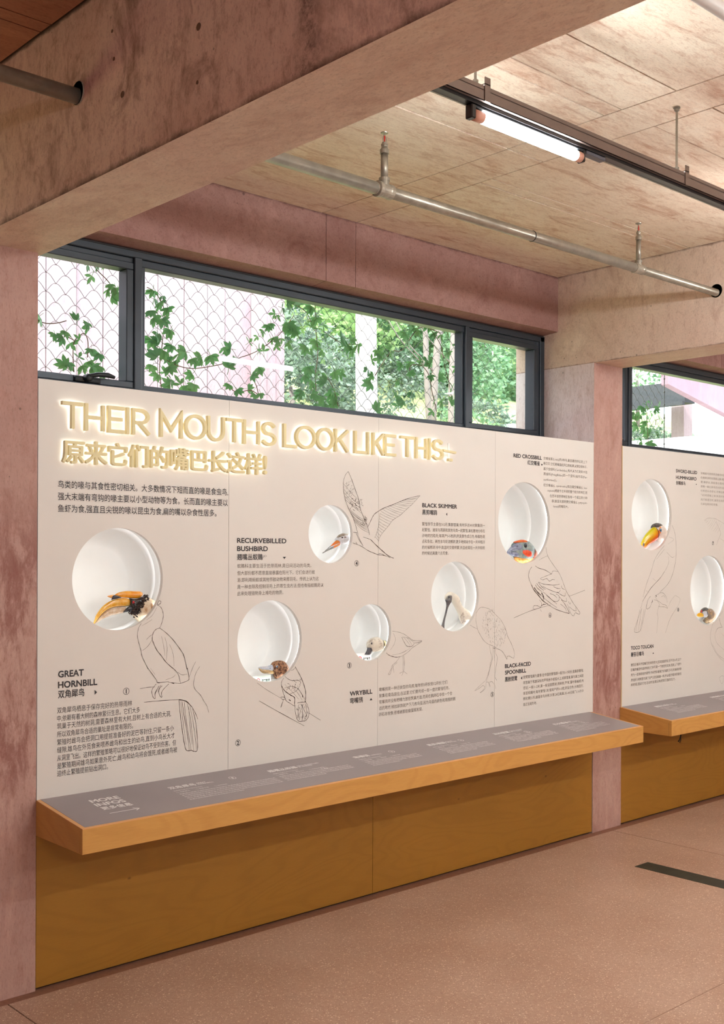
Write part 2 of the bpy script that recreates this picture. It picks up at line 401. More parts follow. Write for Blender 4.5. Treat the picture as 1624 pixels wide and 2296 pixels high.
# tie holes and blemishes cast into the first beam
beam0 = [o for o in COL.objects if o.name.startswith('beam')][1]
for px_, py_, r_ in ((446, 60, .017), (256, 132, .010), (275, 212, .016), (443, 185, .009), (252, 70, .009)):
    p = at('x', XW, px_, py_)
    if p.z < ZC: r_ *= .6; MB().lathe([(r_, -.0008), (r_ * .8, .0004), (r_ * .35, .0006)], (XW - .0002, p.y, p.z), 'x', 14).build('tie_hole', M['ceiling_joint'], beam0)
for px_, py_, r_ in ((1290, 645, .016), (1262, 688, .012), (1313, 785, .006), (1404, 660, .005)):
    p = at('x', XL2, px_, py_)

# ceiling: slab with its formwork panels, each its own board print
g = .0035
ceil = empty('ceiling', (3, -3, ZC), kind='structure')
MB().box(-3, 10, YB, .571, ZC + .014, ZC + .25).build('slab', M['ceiling_joint'], ceil)
for k in range(-1, 3):
    X0 = XR2 - PITCH + k * PITCH; XA, XB_, X1 = X0 + 1.548, X0 + 1.77, X0 + 3.362
    if k == -1: X0 -= 0
    cols_ = [(X0, XA, [.571, -.887, -1.343, -1.420, -1.645, -2.86, -4.1, -5.3, YB]),
             (XA, XB_, [.571, -.885, -1.85, -3.0, -4.2, -5.5, YB]),
             (XB_, X1, [.571, -.540, -.608, -1.415, -1.655, -2.87, -4.1, -5.3, YB])]
    for (a, b_, ys) in cols_:
        for i in range(len(ys) - 1):
            dz = R.uniform(0, .0025)
            MB().box(a + g, b_ - g, ys[i + 1] + g, ys[i] - g, ZC - dz, ZC + .016).build('formwork_panel', M['ceiling_red'] if k == -1 else M['ceiling'], ceil)

# lintels, spandrel walls under the windows
for k in range(-1, 3):
    a = XR + k * PITCH if k else XR; b_ = XL2 + (k) * PITCH if k else XL2
    for s_, (c, d) in enumerate(((a, 3.436 + k * PITCH), (3.439 + k * PITCH, 3.626 + k * PITCH), (3.629 + k * PITCH, b_))):
        mb = MB(); z0, z1 = 2.887, ZC
        mb.add([(c, .257, z0), (d, .257, z0), (d, .571, 2.858), (c, .571, 2.858), (c, .257, z1), (d, .257, z1), (d, .571, z1), (c, .571, z1)],
               [(0, 3, 2, 1), (4, 5, 6, 7), (0, 1, 5, 4), (1, 2, 6, 5), (2, 3, 7, 6), (3, 0, 4, 7)])
        struct('lintel', mb, M['concrete'])
    struct('wall_outer', MB().box(a, b_, .362, .571, 0, 2.249), M['concrete'])
struct('wall_back', MB().box(-3.2, 10.2, YB - .2, YB, 0, ZC), M['white_wall'])  # unseen wall closing out sky light, whitened to bounce neutral light
struct('wall_left', MB().box(-3.2, -3, YB, .571, 0, ZC), M['concrete'])
struct('wall_right', MB().box(10, 10.2, YB, .571, 0, ZC), M['concrete'])

# floor slabs with recessed joints
fl = empty('floor', (3, -3, 0), kind='structure')
MB().box(-3, 10, YB - 2, .571, -.2, -.008).build('subfloor', M['dark_gap'], fl)
jx = [-3, 1.718, 5.361, 9.0, 10]; jy = [-.045, -1.635, -3.3, -5.0, -9.0]
for i in range(4):
    for j in range(4):
        MB().box(jx[i] + .0025, jx[i + 1] - .0025, jy[j + 1] + .0025, jy[j], -.008, 0).build('terrazzo_slab', M['terrazzo'], fl)
struct('trim_1', MB().box(-3, 10, -.045, .571, -.008, -.0005), M['terrazzo_dark'])  # contact-shadow-like band at the wall foot, put into a darker floor colour
inl = struct('trim_2', MB().box(4.832, 4.952, -3.2, -.543, -.006, .0012), M['inlay'])
inl['label'] = 'dark green-black strip set in the terrazzo floor at the right'

# ------------------------------------------------------------------ windows
def bar(name, x0, x1, y0, y1, z0, z1, mat, parent):
    return MB().box(x0, x1, y0, y1, z0, z1, .003).build(name, mat, parent)
def make_window(n, dx, full=True):
    wn = empty('window_%d' % n, (3.5 + dx, .4, 2.25), kind='structure')
    F = M['frame']; y0, y1 = .353, .425; T = 2.868; B = 2.25
    L = XR + dx; Rr = XL2 + dx if n == 1 else XL2 + PITCH
    bar('head_rail', L, Rr, y0, y1, 2.838, 2.873, F, wn)
    bar('head_bead', L + .03, Rr - .03, y0 + .012, y1, 2.806, 2.838, F, wn)
    bar('gasket', L + .01, Rr - .01, y0 - .004, y0 + .006, 2.864, 2.872, M['frame_dark'], wn)
    bar('sill_rail', L, Rr, y0 - .006, y1, B, 2.284, F, wn)
    bar('sill_bead', L + .03, Rr - .03, y0 + .012, y1, 2.284, 2.303, F, wn)
    bar('jamb', L, L + .05, y0, y1, B, T, F, wn)
    bar('jamb', Rr - .04, Rr - .001, y0, y1, B, T, F, wn)
    bar('jamb_bead', Rr - .062, Rr - .04, y0 + .008, y1, B + .03, T - .03, F, wn)
    bar('mullion', 2.452 + dx, 2.490 + dx, y0 - .004, y1, 2.27, 2.84, F, wn)
    bar('mullion_bead', 2.490 + dx, 2.514 + dx, y0 + .014, y1, 2.29, 2.82, F, wn)
    bar('mullion', 4.532 + dx, 4.562 + dx, y0 - .004, y1, 2.27, 2.84, F, wn)
    bar('mullion_bead', 4.518 + dx, 4.532 + dx, y0 + .014, y1, 2.29, 2.82, F, wn)
    for (a, b_, nm) in ((L + .05, 2.452 + dx, 'sash'), (4.562 + dx, Rr - .062, 'sash')):
        t = .034; s_ = empty(nm, ((a + b_) / 2, .38, 2.3)); s_.parent = wn; s_.matrix_parent_inverse = Matrix.Translation(-Vector(wn.location))
        z0, z1 = 2.284, 2.816
        bar('sash_rail', a, b_, y0 + .004, y1, z1 - .03, z1, F, s_); bar('sash_rail', a, b_, y0 + .004, y1, z0, z0 + .028, F, s_)
        bar('sash_stile', a, a + t, y0 + .004, y1, z0 + .028, z1 - .03, F, s_); bar('sash_stile', b_ - t, b_, y0 + .004, y1, z0 + .028, z1 - .03, F, s_)
        MB().box(a + t - .004, b_ - t + .004, .392, .398, z0 + .026, z1 - .028).build('pane', M['glass'], s_)
        if a < 3 + dx:   # cockspur handle on the bottom rail
            hx = 2.235 + dx
            h = MB().box(hx - .06, hx + .055, y0 - .010, y0 + .006, z0 + .002, z0 + .024, .002)
            h.lathe([(.013, -.034), (.016, -.028), (.016, 0)], (hx - .01, y0 - .004, z0 + .018), 'y', 14)
            h.tube([(hx - .01, y0 - .03, z0 + .024), (hx + .03, y0 - .034, z0 + .034), (hx + .075, y0 - .034, z0 + .036), (hx + .105, y0 - .034, z0 + .030)], [.009, .010, .011, .007], 8)
            h.build('window_handle', M['frame_dark'], s_, smooth=True)
    MB().box(2.510 + dx, 4.522 + dx, .392, .398, 2.30, 2.81).build('pane', M['glass'], wn)
    return wn
make_window(1, 0); make_window(2, PITCH)

# ------------------------------------------------------------------ text and line helpers
def text_data(s, bold=0., res=2, depth=0.):
    """outline of a text; bold text is made of shifted copies laid over each other"""
    if bold:
        v, f = text_data(s, 0., res, depth); V, F_l = [], []
        for i, (dx, dy) in enumerate(((0, 0), (bold, bold * .4), (-bold, -bold * .4), (bold * .4, -bold), (-bold * .4, bold))):
            n0 = len(V); V += [(p[0] + dx, p[1] + dy, p[2] * (1 - .02 * i) if depth else .0001 * i) for p in v]; F_l += [tuple(q + n0 for q in g_) for g_ in f]
        return V, F_l
    cu = bpy.data.curves.new('t', 'FONT'); cu.body = s; cu.size = 1; cu.resolution_u = res; cu.offset = bold
    if depth: cu.extrude = depth / 2
    o = bpy.data.objects.new('t', cu); COL.objects.link(o)
    dg = bpy.context.evaluated_depsgraph_get(); me = bpy.data.meshes.new_from_object(o.evaluated_get(dg))
    v = [tuple(x.co) for x in me.vertices]; f = [tuple(p.vertices) for p in me.polygons]
    bpy.data.objects.remove(o); bpy.data.curves.remove(cu); bpy.data.meshes.remove(me)
    return v, f
EPS = .0007
class Wall:                 # writing on the upright panel faces
    def __init__(s, y=0.): s.mb = MB(); s.y = y
    def line(s, txt, pl_, pr_, em, bold=0., res=1, right=False):
        v, f = text_data(txt, bold, 4 if bold > .015 else (3 if em > .024 else res))
        if not v: return s
        a = at('y', 0, *pl_); x1 = at('y', 0, pr_, pl_[1]).x
        mn = min(p[0] for p in v); mx = max(p[0] for p in v); k = (x1 - a.x) / (mx - mn)
        s.mb.add([(a.x + (p[0] - mn) * k, s.y - EPS - p[2], a.z + p[1] * em) for p in v], f); return s
    def stroke(s, pts, wd=.0016, closed=False):
        P = [at('y', 0, *p) for p in pts]
        P = smooth_line([(p.x, p.z) for p in P])
        n = len(P)
        vs = []; fs = []
        for i, p in enumerate(P):
            a = P[max(i - 1, 0)]; b_ = P[min(i + 1, n - 1)]; dx, dz = b_[0] - a[0], b_[1] - a[1]; ln = math.hypot(dx, dz) or 1
            t = i / max(1, n - 1); wv = wd * (.55 + .45 * math.sin(math.pi * min(1, max(0, t * .9 + .05)))) * (1 + .25 * math.sin(i * 1.7))
            nx, nz = -dz / ln * wv / 2, dx / ln * wv / 2
            vs += [(p[0] + nx, s.y - EPS, p[1] + nz), (p[0] - nx, s.y - EPS, p[1] - nz)]
        for i in range(n - 1): fs.append((2 * i, 2 * i + 2, 2 * i + 3, 2 * i + 1))
        s.mb.add(vs, fs); return s
    def poly(s, pts):
        P = [at('y', 0, *p) for p in pts]
        s.mb.add([(p.x, s.y - EPS, p.z) for p in P], [tuple(range(len(P)))]); return s
    def build(s, name, mat, parent, label=None):
        o = s.mb.build(name, mat, parent)
        if label: o['label'] = label
        return o
def smooth_line(P, sub=4):
    if len(P) < 3: return P
    out = []
    for i in range(len(P) - 1):
        p0 = P[max(i - 1, 0)]; p1 = P[i]; p2 = P[i + 1]; p3 = P[min(i + 2, len(P) - 1)]
        for j in range(sub):
            t = j / sub
            out.append(tuple(.5 * ((2 * p1[d]) + (-p0[d] + p2[d]) * t + (2 * p0[d] - 5 * p1[d] + 4 * p2[d] - p3[d]) * t * t + (-p0[d] + 3 * p1[d] - 3 * p2[d] + p3[d]) * t ** 3) for d in range(len(p1))))
    out.append(tuple(P[-1])); return out

# ------------------------------------------------------------------ exhibition walls: boards with round holes
NICHES = dict(hornbill=(2.1786, 1.4888, .196, .076), bushbird=(2.911, 1.2133, .1743, .08), wrybill=(3.4984, 1.2228, .131, .084),
              skimmer=(3.2517, 1.6752, .1305, .084), spoonbill=(4.0742, 1.3747, .1746, .10), crossbill=(4.613, 1.7531, .2155, .14),
              toucan=(5.820, 1.8257, .216, .10), puffin=(6.478, 1.3548, .224, .12))
NS = 72
def board(x0, x1, z0, z1, holes, parent, cut=None):
    """one printed board; holes are full circles, cut = circle crossing an upright edge"""
    T = .018; bm = bmesh.new()
    def ring(pts):
        vs = [bm.verts.new((p[0], 0, p[1])) for p in pts]
        return [bm.edges.new((vs[i], vs[(i + 1) % len(vs)])) for i in range(len(vs))]
    outer = [(x0, z0), (x1, z0), (x1, z1), (x0, z1)]
    if cut:
        cx, cz, r, side = cut; e = x1 if side == 'r' else x0
        dz = math.sqrt(r * r - (e - cx) ** 2); arc = []
        a0 = math.atan2(-dz, e - cx); a1 = math.atan2(dz, e - cx)
        if side == 'r':     # board left of the edge: arc bulges to the left, from bottom to top
            sp = 2 * math.pi - (a1 - a0); arc = [(cx + r * math.cos(a0 - sp * i / 50), cz + r * math.sin(a0 - sp * i / 50)) for i in range(51)]
            outer = [(x0, z0), (x1, z0)] + arc + [(x1, z1), (x0, z1)]
        else:
            arc = [(cx + r * math.cos(a1 - (a1 - a0) * i / 50), cz + r * math.sin(a1 - (a1 - a0) * i / 50)) for i in range(51)]
            outer = [(x0, z0), (x1, z0), (x1, z1), (x0, z1)] + arc
    E = ring(outer)
    for (cx, cz, r) in holes: E += ring([(cx + r * math.cos(2 * math.pi * i / NS), cz + r * math.sin(2 * math.pi * i / NS)) for i in range(NS)])
    bmesh.ops.triangle_fill(bm, use_beauty=True, use_dissolve=False, edges=E)
    ret = bmesh.ops.extrude_face_region(bm, geom=bm.faces[:])
    for v in [v for v in ret['geom'] if isinstance(v, bmesh.types.BMVert)]: v.co.y += T
    bmesh.ops.recalc_face_normals(bm, faces=bm.faces)
    me = bpy.data.meshes.new('board'); bm.to_mesh(me); bm.free()
    return link('board', me, parent, M['panel'])

wall1 = empty('exhibition_panel', (3.5, 0, ZS), 'long cream-white display panel with glowing title and six round niches', 'display panel')
gp = .0008
SE = [XR + .003, 2.692, 3.543, 4.373, XL2 - .002]
N_ = NICHES; nn = lambda k: N_[k][:3]
z0b = ZS - .002
board(SE[0], SE[1] - gp, z0b, ZP, [nn('hornbill')], wall1)
board(SE[1] + gp, SE[2] - gp, z0b, ZP, [nn('bushbird'), nn('skimmer')], wall1, cut=(*nn('wrybill'), 'r'))
board(SE[2] + gp, SE[3] - gp, z0b, ZP, [nn('spoonbill')], wall1, cut=(*nn('wrybill'), 'l'))
board(SE[3] + gp, SE[4], z0b, ZP, [nn('crossbill')], wall1)
MB().box(SE[0], SE[4], .018, .30, ZP - .02, ZP - .002).build('top_board', M['panel_edge'], wall1)
MB().box(SE[0], SE[0] + .012, .0185, .30, z0b, ZP - .022).build('side_board', M['panel_edge'], wall1)
wall2 = empty('exhibition_panel', (7, 0, ZS), 'second cream-white display panel beyond the narrow pink column, with the toucan and puffin niches', 'display panel')
MB().box(XR2 - .007, XR2 + .0012, -.0035, .0, z0b, ZP).build('edge_strip', M['panel_edge'], wall2)
board(XR2 + .0015, 7.2, z0b, ZP, [nn('toucan'), nn('puffin')], wall2)
board(7.2 + 2 * gp, XL2 + PITCH, z0b, ZP, [], wall2)
MB().box(XR2 + .004, XL2 + PITCH, .018, .30, ZP - .02, ZP - .002).build('top_board', M['panel_edge'], wall2)

# niches: lit cylinder and dished back behind every hole
for k, (cx, cz, r, d) in NICHES.items():
    par = wall2 if k in ('toucan', 'puffin') else wall1
    ni = empty('niche', (cx, .02, cz)); ni.parent = par; ni.matrix_parent_inverse = Matrix.Translation(-Vector(par.location))
    rt = r + .012
    MB().lathe([(rt, .0185), (rt, d)], (cx, 0, cz), 'y', 80).build('niche_ring', M['niche'], ni, smooth=True)
    me = ni.children[0].data
    # open both ends
    bm = bmesh.new(); bm.from_mesh(me); bmesh.ops.delete(bm, geom=[f for f in bm.faces if len(f.verts) > 4], context='FACES')
    bm.to_mesh(me); bm.free()
    prof = [(rt + .004, d), (rt - .012, d)] ; dd = min(.30 - d, .13)
    for i in range(1, 8):
        t = i / 7 * math.pi / 2; prof.append(((rt - .012) * (.74 + .26 * math.cos(t)), d + dd * math.sin(t) * .8))
    b_ = MB(); seg = 80; c0 = Vector((cx, 0, cz)); base = 0
    for j, (rr, h) in enumerate(prof):
        f = max(0, j - 1) / (len(prof) - 2); oz = -.10 * r * f
        for q in range(seg):
            a = 2 * math.pi * q / seg; b_.v.append((cx + rr * math.cos(a), h, cz + oz + rr * math.sin(a)))
    for j in range(len(prof) - 1):
        for q in range(seg):
            q2 = (q + 1) % seg; b_.f.append((j * seg + q, j * seg + q2, (j + 1) * seg + q2, (j + 1) * seg + q))
    b_.f.append(tuple((len(prof) - 1) * seg + q for q in range(seg)))
    b_.build('niche_bowl', M['niche'], ni, smooth=True)
    ring = MB()
    for q in range(48):
        for rr in (r + .002, r + .010): a = 2 * math.pi * q / 48; ring.v.append((cx + rr * math.cos(a), .0205, cz + rr * math.sin(a)))
    for q in range(48): q2 = (q + 1) % 48; ring.f.append((2 * q, 2 * q + 1, 2 * q2 + 1, 2 * q2))
    ring.build('light_ring', M['led'], ni)

# ------------------------------------------------------------------ glowing title
def letter_strokes(ch):
    """strokes in a unit box, width x height 1 x 1"""
    def arc(cx, cy, rx, ry, a0, a1, n=14): return [(cx + rx * math.cos(math.radians(a0 + (a1 - a0) * i / n)), cy + ry * math.sin(math.radians(a0 + (a1 - a0) * i / n))) for i in range(n + 1)]
    return {'T': [[(0, 1), (1, 1)], [(.5, 1), (.5, 0)]], 'H': [[(0, 1), (0, 0)], [(1, 1), (1, 0)], [(0, .5), (1, .5)]],
            'E': [[(1, 1), (0, 1), (0, 0), (1, 0)], [(0, .52), (.9, .52)]], 'I': [[(.5, 1), (.5, 0)]],
            'R': [[(0, 0), (0, 1), (.45, 1)] + arc(.45, .73, .5, .27, 90, -90, 12) + [(.2, .46)], [(.35, .46), (1, 0)]],
            'M': [[(0, 0), (0, 1), (.5, .28), (1, 1), (1, 0)]], 'O': [arc(.5, .5, .5, .5, 0, 360, 28)],
            'U': [[(0, 1), (0, .4)] + arc(.5, .4, .5, .4, 180, 360, 14) + [(1, 1)]],
            'S': [arc(.5, .75, .46, .25, 35, 270, 14)[:-1] + arc(.5, .25, .5, .25, 90, -145, 14)],
            'L': [[(0, 1), (0, 0), (1, 0)]], 'K': [[(0, 1), (0, 0)], [(1, 1), (.05, .42)], [(.32, .6), (1, 0)]]}[ch]
def stroke_solid(mb, pts, wd, y0, y1, closed=False, ex=.5):
    pts = [p for i, p in enumerate(pts) if i == 0 or math.dist(p, pts[i - 1]) > 1e-4]
    n = len(pts); L = []; Rr = []
    cl = closed or (abs(pts[0][0] - pts[-1][0]) < 1e-6 and abs(pts[0][1] - pts[-1][1]) < 1e-6)
    if cl: pts = pts[:-1]; n -= 1
    P = list(pts)
    if not cl:      # square ends
        def ext(a, b): d = math.hypot(b[0] - a[0], b[1] - a[1]) or 1; return (a[0] - (b[0] - a[0]) / d * wd * ex, a[1] - (b[1] - a[1]) / d * wd * ex)
        P[0] = ext(P[0], P[1]); P[-1] = ext(P[-1], P[-2])
    for i in range(n):
        if cl: a, b_ = P[i - 1], P[(i + 1) % n]
        else: a, b_ = P[max(i - 1, 0)], P[min(i + 1, n - 1)]
        p = P[i]
        def nrm(u, v): d = math.hypot(v[0] - u[0], v[1] - u[1]) or 1; return (-(v[1] - u[1]) / d, (v[0] - u[0]) / d)
        n1 = nrm(a, p) if a != p else nrm(p, b_); n2 = nrm(p, b_) if b_ != p else n1
        mx, mz = n1[0] + n2[0], n1[1] + n2[1]; ml = math.hypot(mx, mz) or 1; mx /= ml; mz /= ml
        k = wd / 2 / max(.35, mx * n1[0] + mz * n1[1])
        L.append((p[0] + mx * k, p[1] + mz * k)); Rr.append((p[0] - mx * k, p[1] - mz * k))
    b0 = len(mb.v)
    for y in (y0, y1):
        for q in range(n): mb.v.append((L[q][0], y, L[q][1])); mb.v.append((Rr[q][0], y, Rr[q][1]))
    m = 2 * n
    for q in range(n if cl else n - 1):
        q2 = (q + 1) % n; a, b_, c, d = b0 + 2 * q, b0 + 2 * q + 1, b0 + 2 * q2 + 1, b0 + 2 * q2
        mb.f += [(a, d, c, b_), (a + m, b_ + m, c + m, d + m), (a, a + m, d + m, d), (b_, c, c + m, b_ + m)]
    if not cl:
        a = b0; mb.f.append((a, a + 1, a + 1 + m, a + m)); a = b0 + 2 * (n - 1); mb.f.append((a, a + m, a + 1 + m, a + 1))
title = empty('title_lettering', (2.0, -.02, 2.04), 'raised cream-gold English title letters glowing at their edges, top of the long panel', 'lettering')
TW = .0128
LET = [('T', 140.2, 188.2), ('H', 191, 236), ('E', 242.5, 280), ('I', 284.3, 291.3), ('R', 297, 338), ('M', 359.6, 410.6), ('O', 415, 465), ('U', 466, 505),
       ('T', 508.5, 546), ('H', 546.6, 584), ('S', 588, 621), ('L', 636.9, 667.1), ('O', 663.7, 709.9), ('O', 710.5, 751), ('K', 751.8, 783.2), ('L', 796.1, 823.4),
       ('I', 823.8, 830.3), ('K', 836.5, 863.2), ('E', 863.2, 889.4), ('T', 899.6, 931), ('H', 933.4, 959.6), ('I', 961.8, 967.9), ('S', 971, 996.2)]
LZ0, LZ1 = 2.044, 2.1455; Y0, Y1 = -.028, -.012
hal = MB()
def shrink_emit(mb, pts, wd):
    b0 = len(mb.v); stroke_solid(mb, pts, wd, Y1 + .0006, Y1 + .0012)
for ch, a, b_ in LET:
    xa = at('y', Y0, a, 1000).x; xb = at('y', Y0, b_, 1000).x
    mb = MB()
    for si, st in enumerate(letter_strokes(ch)):
        h = TW / 2
        pts = [(xa + h + (xb - xa - 2 * h) * u, LZ0 + h + (LZ1 - LZ0 - 2 * h) * v) for u, v in st]
        stroke_solid(mb, pts, TW, Y0 + .0004 * si, Y1 - .0004 * si, ex=.5 if si == 0 else .3); shrink_emit(hal, pts, TW * .75)
    mb.build('letter', M['letter'], title)
# the exclamation mark whose bar lies across above its dot
bx = [at('y', Y0, 997, 1000.5), at('y', Y0, 1022, 1006.5)]
mb = MB(); pts = [(bx[0].x, 2.094), (bx[1].x, 2.088)]; stroke_solid(mb, pts, TW * .8, Y0, Y1); shrink_emit(hal, pts, TW * .6)
xd = at('y', Y0, 1010.5, 1030).x; pts = [(xd - .006, 2.050), (xd + .010, 2.050)]; stroke_solid(mb, pts, TW, Y0, Y1); shrink_emit(hal, pts, TW * .8)
mb.build('letter', M['letter'], title)
g_ = MB(); xg = at('y', 0, 1006, 1000).x; g_.box(xg - .007, xg + .007, -.003, -.0005, 2.06, 2.135).build('bare_backing', M['niche'], title)['label'] = 'pale upright backing left where the bar came off'  # leftover backing; ghost glow of the missing bar put into its pale colour
hal.build('backlight', M['halo'], title)
title2 = empty('title_lettering', (2.0, -.02, 1.92), 'raised cream-gold Chinese title characters with glowing edges, below the English title', 'lettering')
CJ = '原来它们的嘴巴长这样!'
xa = at('y', Y0, 140, 1040).x; xb = at('y', Y0, 602.5, 1040).x
em_w = (xb - xa) / 10.33
for i, ch in enumerate(CJ):
    v, f = text_data(ch, .020, 3, 1.0)
    mnx = min(p[0] for p in v); mxx = max(p[0] for p in v); mny = min(p[1] for p in v); mxy = max(p[1] for p in v)
    if i < 10: x0 = xa + em_w * i; ox, kx = 0, em_w * 1.04
    else: x0 = xa + em_w * 10.08; ox, kx = mnx, em_w * 1.15
    kz = .0915
    zz = lambda q: 1.9275 + q * kz if i < 10 else 1.922 + (q - mny) / (mxy - mny) * .079
    mb = MB().add([(x0 + (p[0] - ox) * kx, (Y0 + Y1) / 2 - p[2] * (Y1 - Y0), zz(p[1])) for p in v], f)
    mb.build('character', M['letter'], title2)
    v2, f2 = text_data(ch, 0., 2)
    MB().add([(x0 + (p[0] - ox) * kx, Y1 + .001, zz(p[1])) for p in v2], f2).build('backlight', M['halo'], title2)

# ------------------------------------------------------------------ printed text on the panels
def para(lines, em, mat, parent, bold=0.0, name='printed_text', label=None):
    if len(lines) == 2:
        for l_ in lines: para([l_], em, mat, parent, bold, name, label)
        return
    wl = Wall()
    for s, xl, yl, xr in lines: wl.line(s, (xl, yl), xr, em, bold)
    return wl.build(name, mat, parent, label)
def crop(x0, y0, s):
    return lambda *a: [(x0 + p[0] / s, y0 + p[1] / s) for p in a]
INK, SOFT = M['ink'], M['ink_soft']
para([('鸟类的喙与其食性密切相关。大多数情况下短而直的喙是食虫鸟,', 129.6, 1092.5, 511.5), ('强大末端有弯钩的喙主要以小型动物等为食。长而直的喙主要以', 129.6, 1119.5, 511),
      ('鱼虾为食,强直且尖锐的喙以昆虫为食,扁的嘴以杂食性居多。', 129.6, 1146.5, 485.5)], .0305, INK, wall1, .006, label='three lines of dark Chinese text under the title')
para([('GREAT', 130, 1519, 187.8), ('HORNBILL', 130, 1543, 218)], .0335, INK, wall1, .028)
para([('双角犀鸟', 130, 1564.5, 189)], .032, INK, wall1, .014)
para([('双角犀鸟栖息于保存完好的热带雨林', 128, 1599, 296), ('中,依赖有着大树的森林繁衍生息。它们大多', 128, 1617, 313.5), ('筑巢于天然的树洞,需要森林里有大树,且树上有合适的大洞,', 128, 1634.3, 383),
      ('所以双角犀鸟合适的巢址是非常有限的。', 128, 1652.5, 298), ('繁殖时雌鸟会把洞口用提前准备好的泥巴等封住,只留一条小', 128, 1670.3, 389.5), ('缝隙,雄鸟在外觅食来喂养雌鸟和出生的幼鸟,直到小鸟长大才', 128, 1688, 391.5),
      ('从洞里飞出。这样的繁殖策略可以很好地保证幼鸟不受到伤害。但', 128, 1706, 394.5), ('是繁殖期间雄鸟如果意外死亡,雌鸟和幼鸟将会饿死,或者雌鸟被', 128, 1723.5, 397), ('迫终止繁殖提前钻出洞口。', 128, 1740.5, 242)],
     .0245, M['ink'], wall1, .0, label='long Chinese paragraph about the hornbill')
para([('RECURVEBILLED', 531.5, 1217, 642), ('BUSHBIRD', 531.5, 1235.3, 600.5)], .0285, INK, wall1, .026)
para([('翘嘴丛蚁鵙', 531.5, 1254.5, 589)], .028, INK, wall1, .014)
para([('JÚ', 590, 1249.5, 597)], .012, INK, wall1, .0)
para([('蚁鵙科主要生活于热带雨林,是日间活动的鸟类。', 532, 1273, 698), ('但大部份都不愿意直接暴露在阳光下。它们会进行蚁', 532, 1289, 706), ('浴,即利用蚂蚁或其他节肢动物来擦羽毛。传统上认为这', 532, 1304.5, 714.5),
      ('是一种去除及控制羽毛上的寄生虫方法,但也有指蚁鵙是以', 532, 1320, 725.5), ('此来处理猎物身上难吃的物质。', 532, 1335, 635.5)], .0195, SOFT, wall1)
para([('BLACK SKIMMER', 947, 1137, 1025)], .0275, INK, wall1, .028)
para([('黑剪嘴鸥', 947, 1153, 980)], .027, INK, wall1, .014)
para([('繁殖季节主要在3-5月,集群营巢,有时多达40对聚集到一', 946.5, 1178, 1087.5), ('起繁殖。通常与燕鸥和其他鸟类一起繁殖,巢松散地分布在', 946.5, 1191, 1087.5), ('沙地的凹陷处,每窝产3-5枚卵,卵淡黄色或白色,有棕色斑', 946.5, 1204, 1087.5),
      ('点和条纹。两性亲鸟轮流孵卵,更多地倾向于在一天中较冷', 946.5, 1217, 1087.5), ('的时候孵卵,中午高温时交替频繁,并且经常在一天中较热', 946.5, 1230.5, 1087.5), ('的时候远离巢穴去觅食。', 946.5, 1243.5, 1006)], .019, SOFT, wall1)
para([('WRYBILL', 784.5, 1560.5, 835)], .0285, INK, wall1, .028)
para([('弯嘴鸻', 784.5, 1577, 813.5)], .028, INK, wall1, .014)
para([('弯嘴鸻是一种迁徙型的鸟类,每年的3月份到12月份,它们', 850, 1550, 1003), ('聚集在南岛居住,在这里,它们要完成一年一度的繁殖任务。', 850, 1564, 1008), ('弯嘴鸻并没有把精力放在筑巢方面,而是在鹅卵石中找一个合', 850, 1578, 1014),
      ('适的地方,稍加装饰就产下几枚鸟蛋,因为鸟蛋的颜色和周围的鹅', 850, 1592, 1021), ('卵石非常像,很难被那些偷蛋贼发现。', 850, 1606, 948)], .0195, SOFT, wall1)
para([('RED CROSSBILL', 1151.5, 1025, 1215)], .0275, INK, wall1, .03)
para([('红交嘴雀', 1183, 1041, 1210.5)], .026, INK, wall1, .016)
para([('交嘴雀属(Loxia)的3种鸟,最显著的特征是上下', 1219, 1030, 1317), ('喙交叉,它们用嘴撬起开口的松果以便取得种子。', 1219, 1041.5, 1317), ('属于金翅科(Carduelidae),有人认为它是新大陆', 1219, 1053.5, 1317), ('燕雀科(Fringillidae)的一个亚科(雀形目(Pas-', 1219, 1065, 1317),
      ('seriformes))。', 1219, 1077.5, 1249), ('红交嘴雀(L. curvirostra)和白翅交嘴雀(L. leu-', 1219, 1090, 1317), ('coptera)栖居于北半球的整个较冷的地区,而', 1227.5, 1102, 1317), ('在西半球热带地区各有一个孤立的小种', 1233, 1114.5, 1317),
      ('群,欧亚北部的鹦交嘴雀(L. pytyopsit-', 1237.5, 1126, 1317), ('tacus)的嘴较大。', 1240.5, 1137.5, 1275)], .0175, SOFT, wall1)
para([('BLACK-FACED', 1132.5, 1498, 1190.5), ('SPOONBILL', 1132.5, 1512.5, 1180)], .0285, INK, wall1, .03)
para([('黑脸琵鹭', 1132.5, 1528, 1160)], .027, INK, wall1, .016)
para([('琵鹭繁殖期为夏季,在中国的繁殖期一般为5~7月份,喜集群繁殖,', 1173.5, 1521.5, 1308.5), ('常营巢于苇塘深处的芦苇丛中或临水上,成群营巢,巢与巢之间距', 1173.5, 1534, 1308.5), ('很近,一般1~2米,巢一般呈圆筒状,用树枝,芦苇,蒲叶等编成,内', 1173.5, 1546, 1308.5),
      ('草茎和蕨叶,每年繁殖1次,每窝产卵3~5枚,卵呈白色,长椭圆形,', 1173.5, 1558, 1308.5), ('孵化期21天,雌雄亲鸟共孵,共育,28日离巢,35~40日能飞,10月中', 1173.5, 1570, 1308.5), ('南迁至越冬地。', 1173.5, 1583, 1204)], .0185, SOFT, wall1)
para([('SWORD-BILLED', 1516, 1059, 1563.5), ('HUMMINGBIRD', 1516, 1073.5, 1562)], .0285, INK, wall2, .02)
para([('剑嘴蜂鸟', 1516, 1086, 1537)], .026, INK, wall2, .01)
para([('TOCO TOUCAN', 1415, 1457, 1465.5)], .0285, INK, wall2, .026)
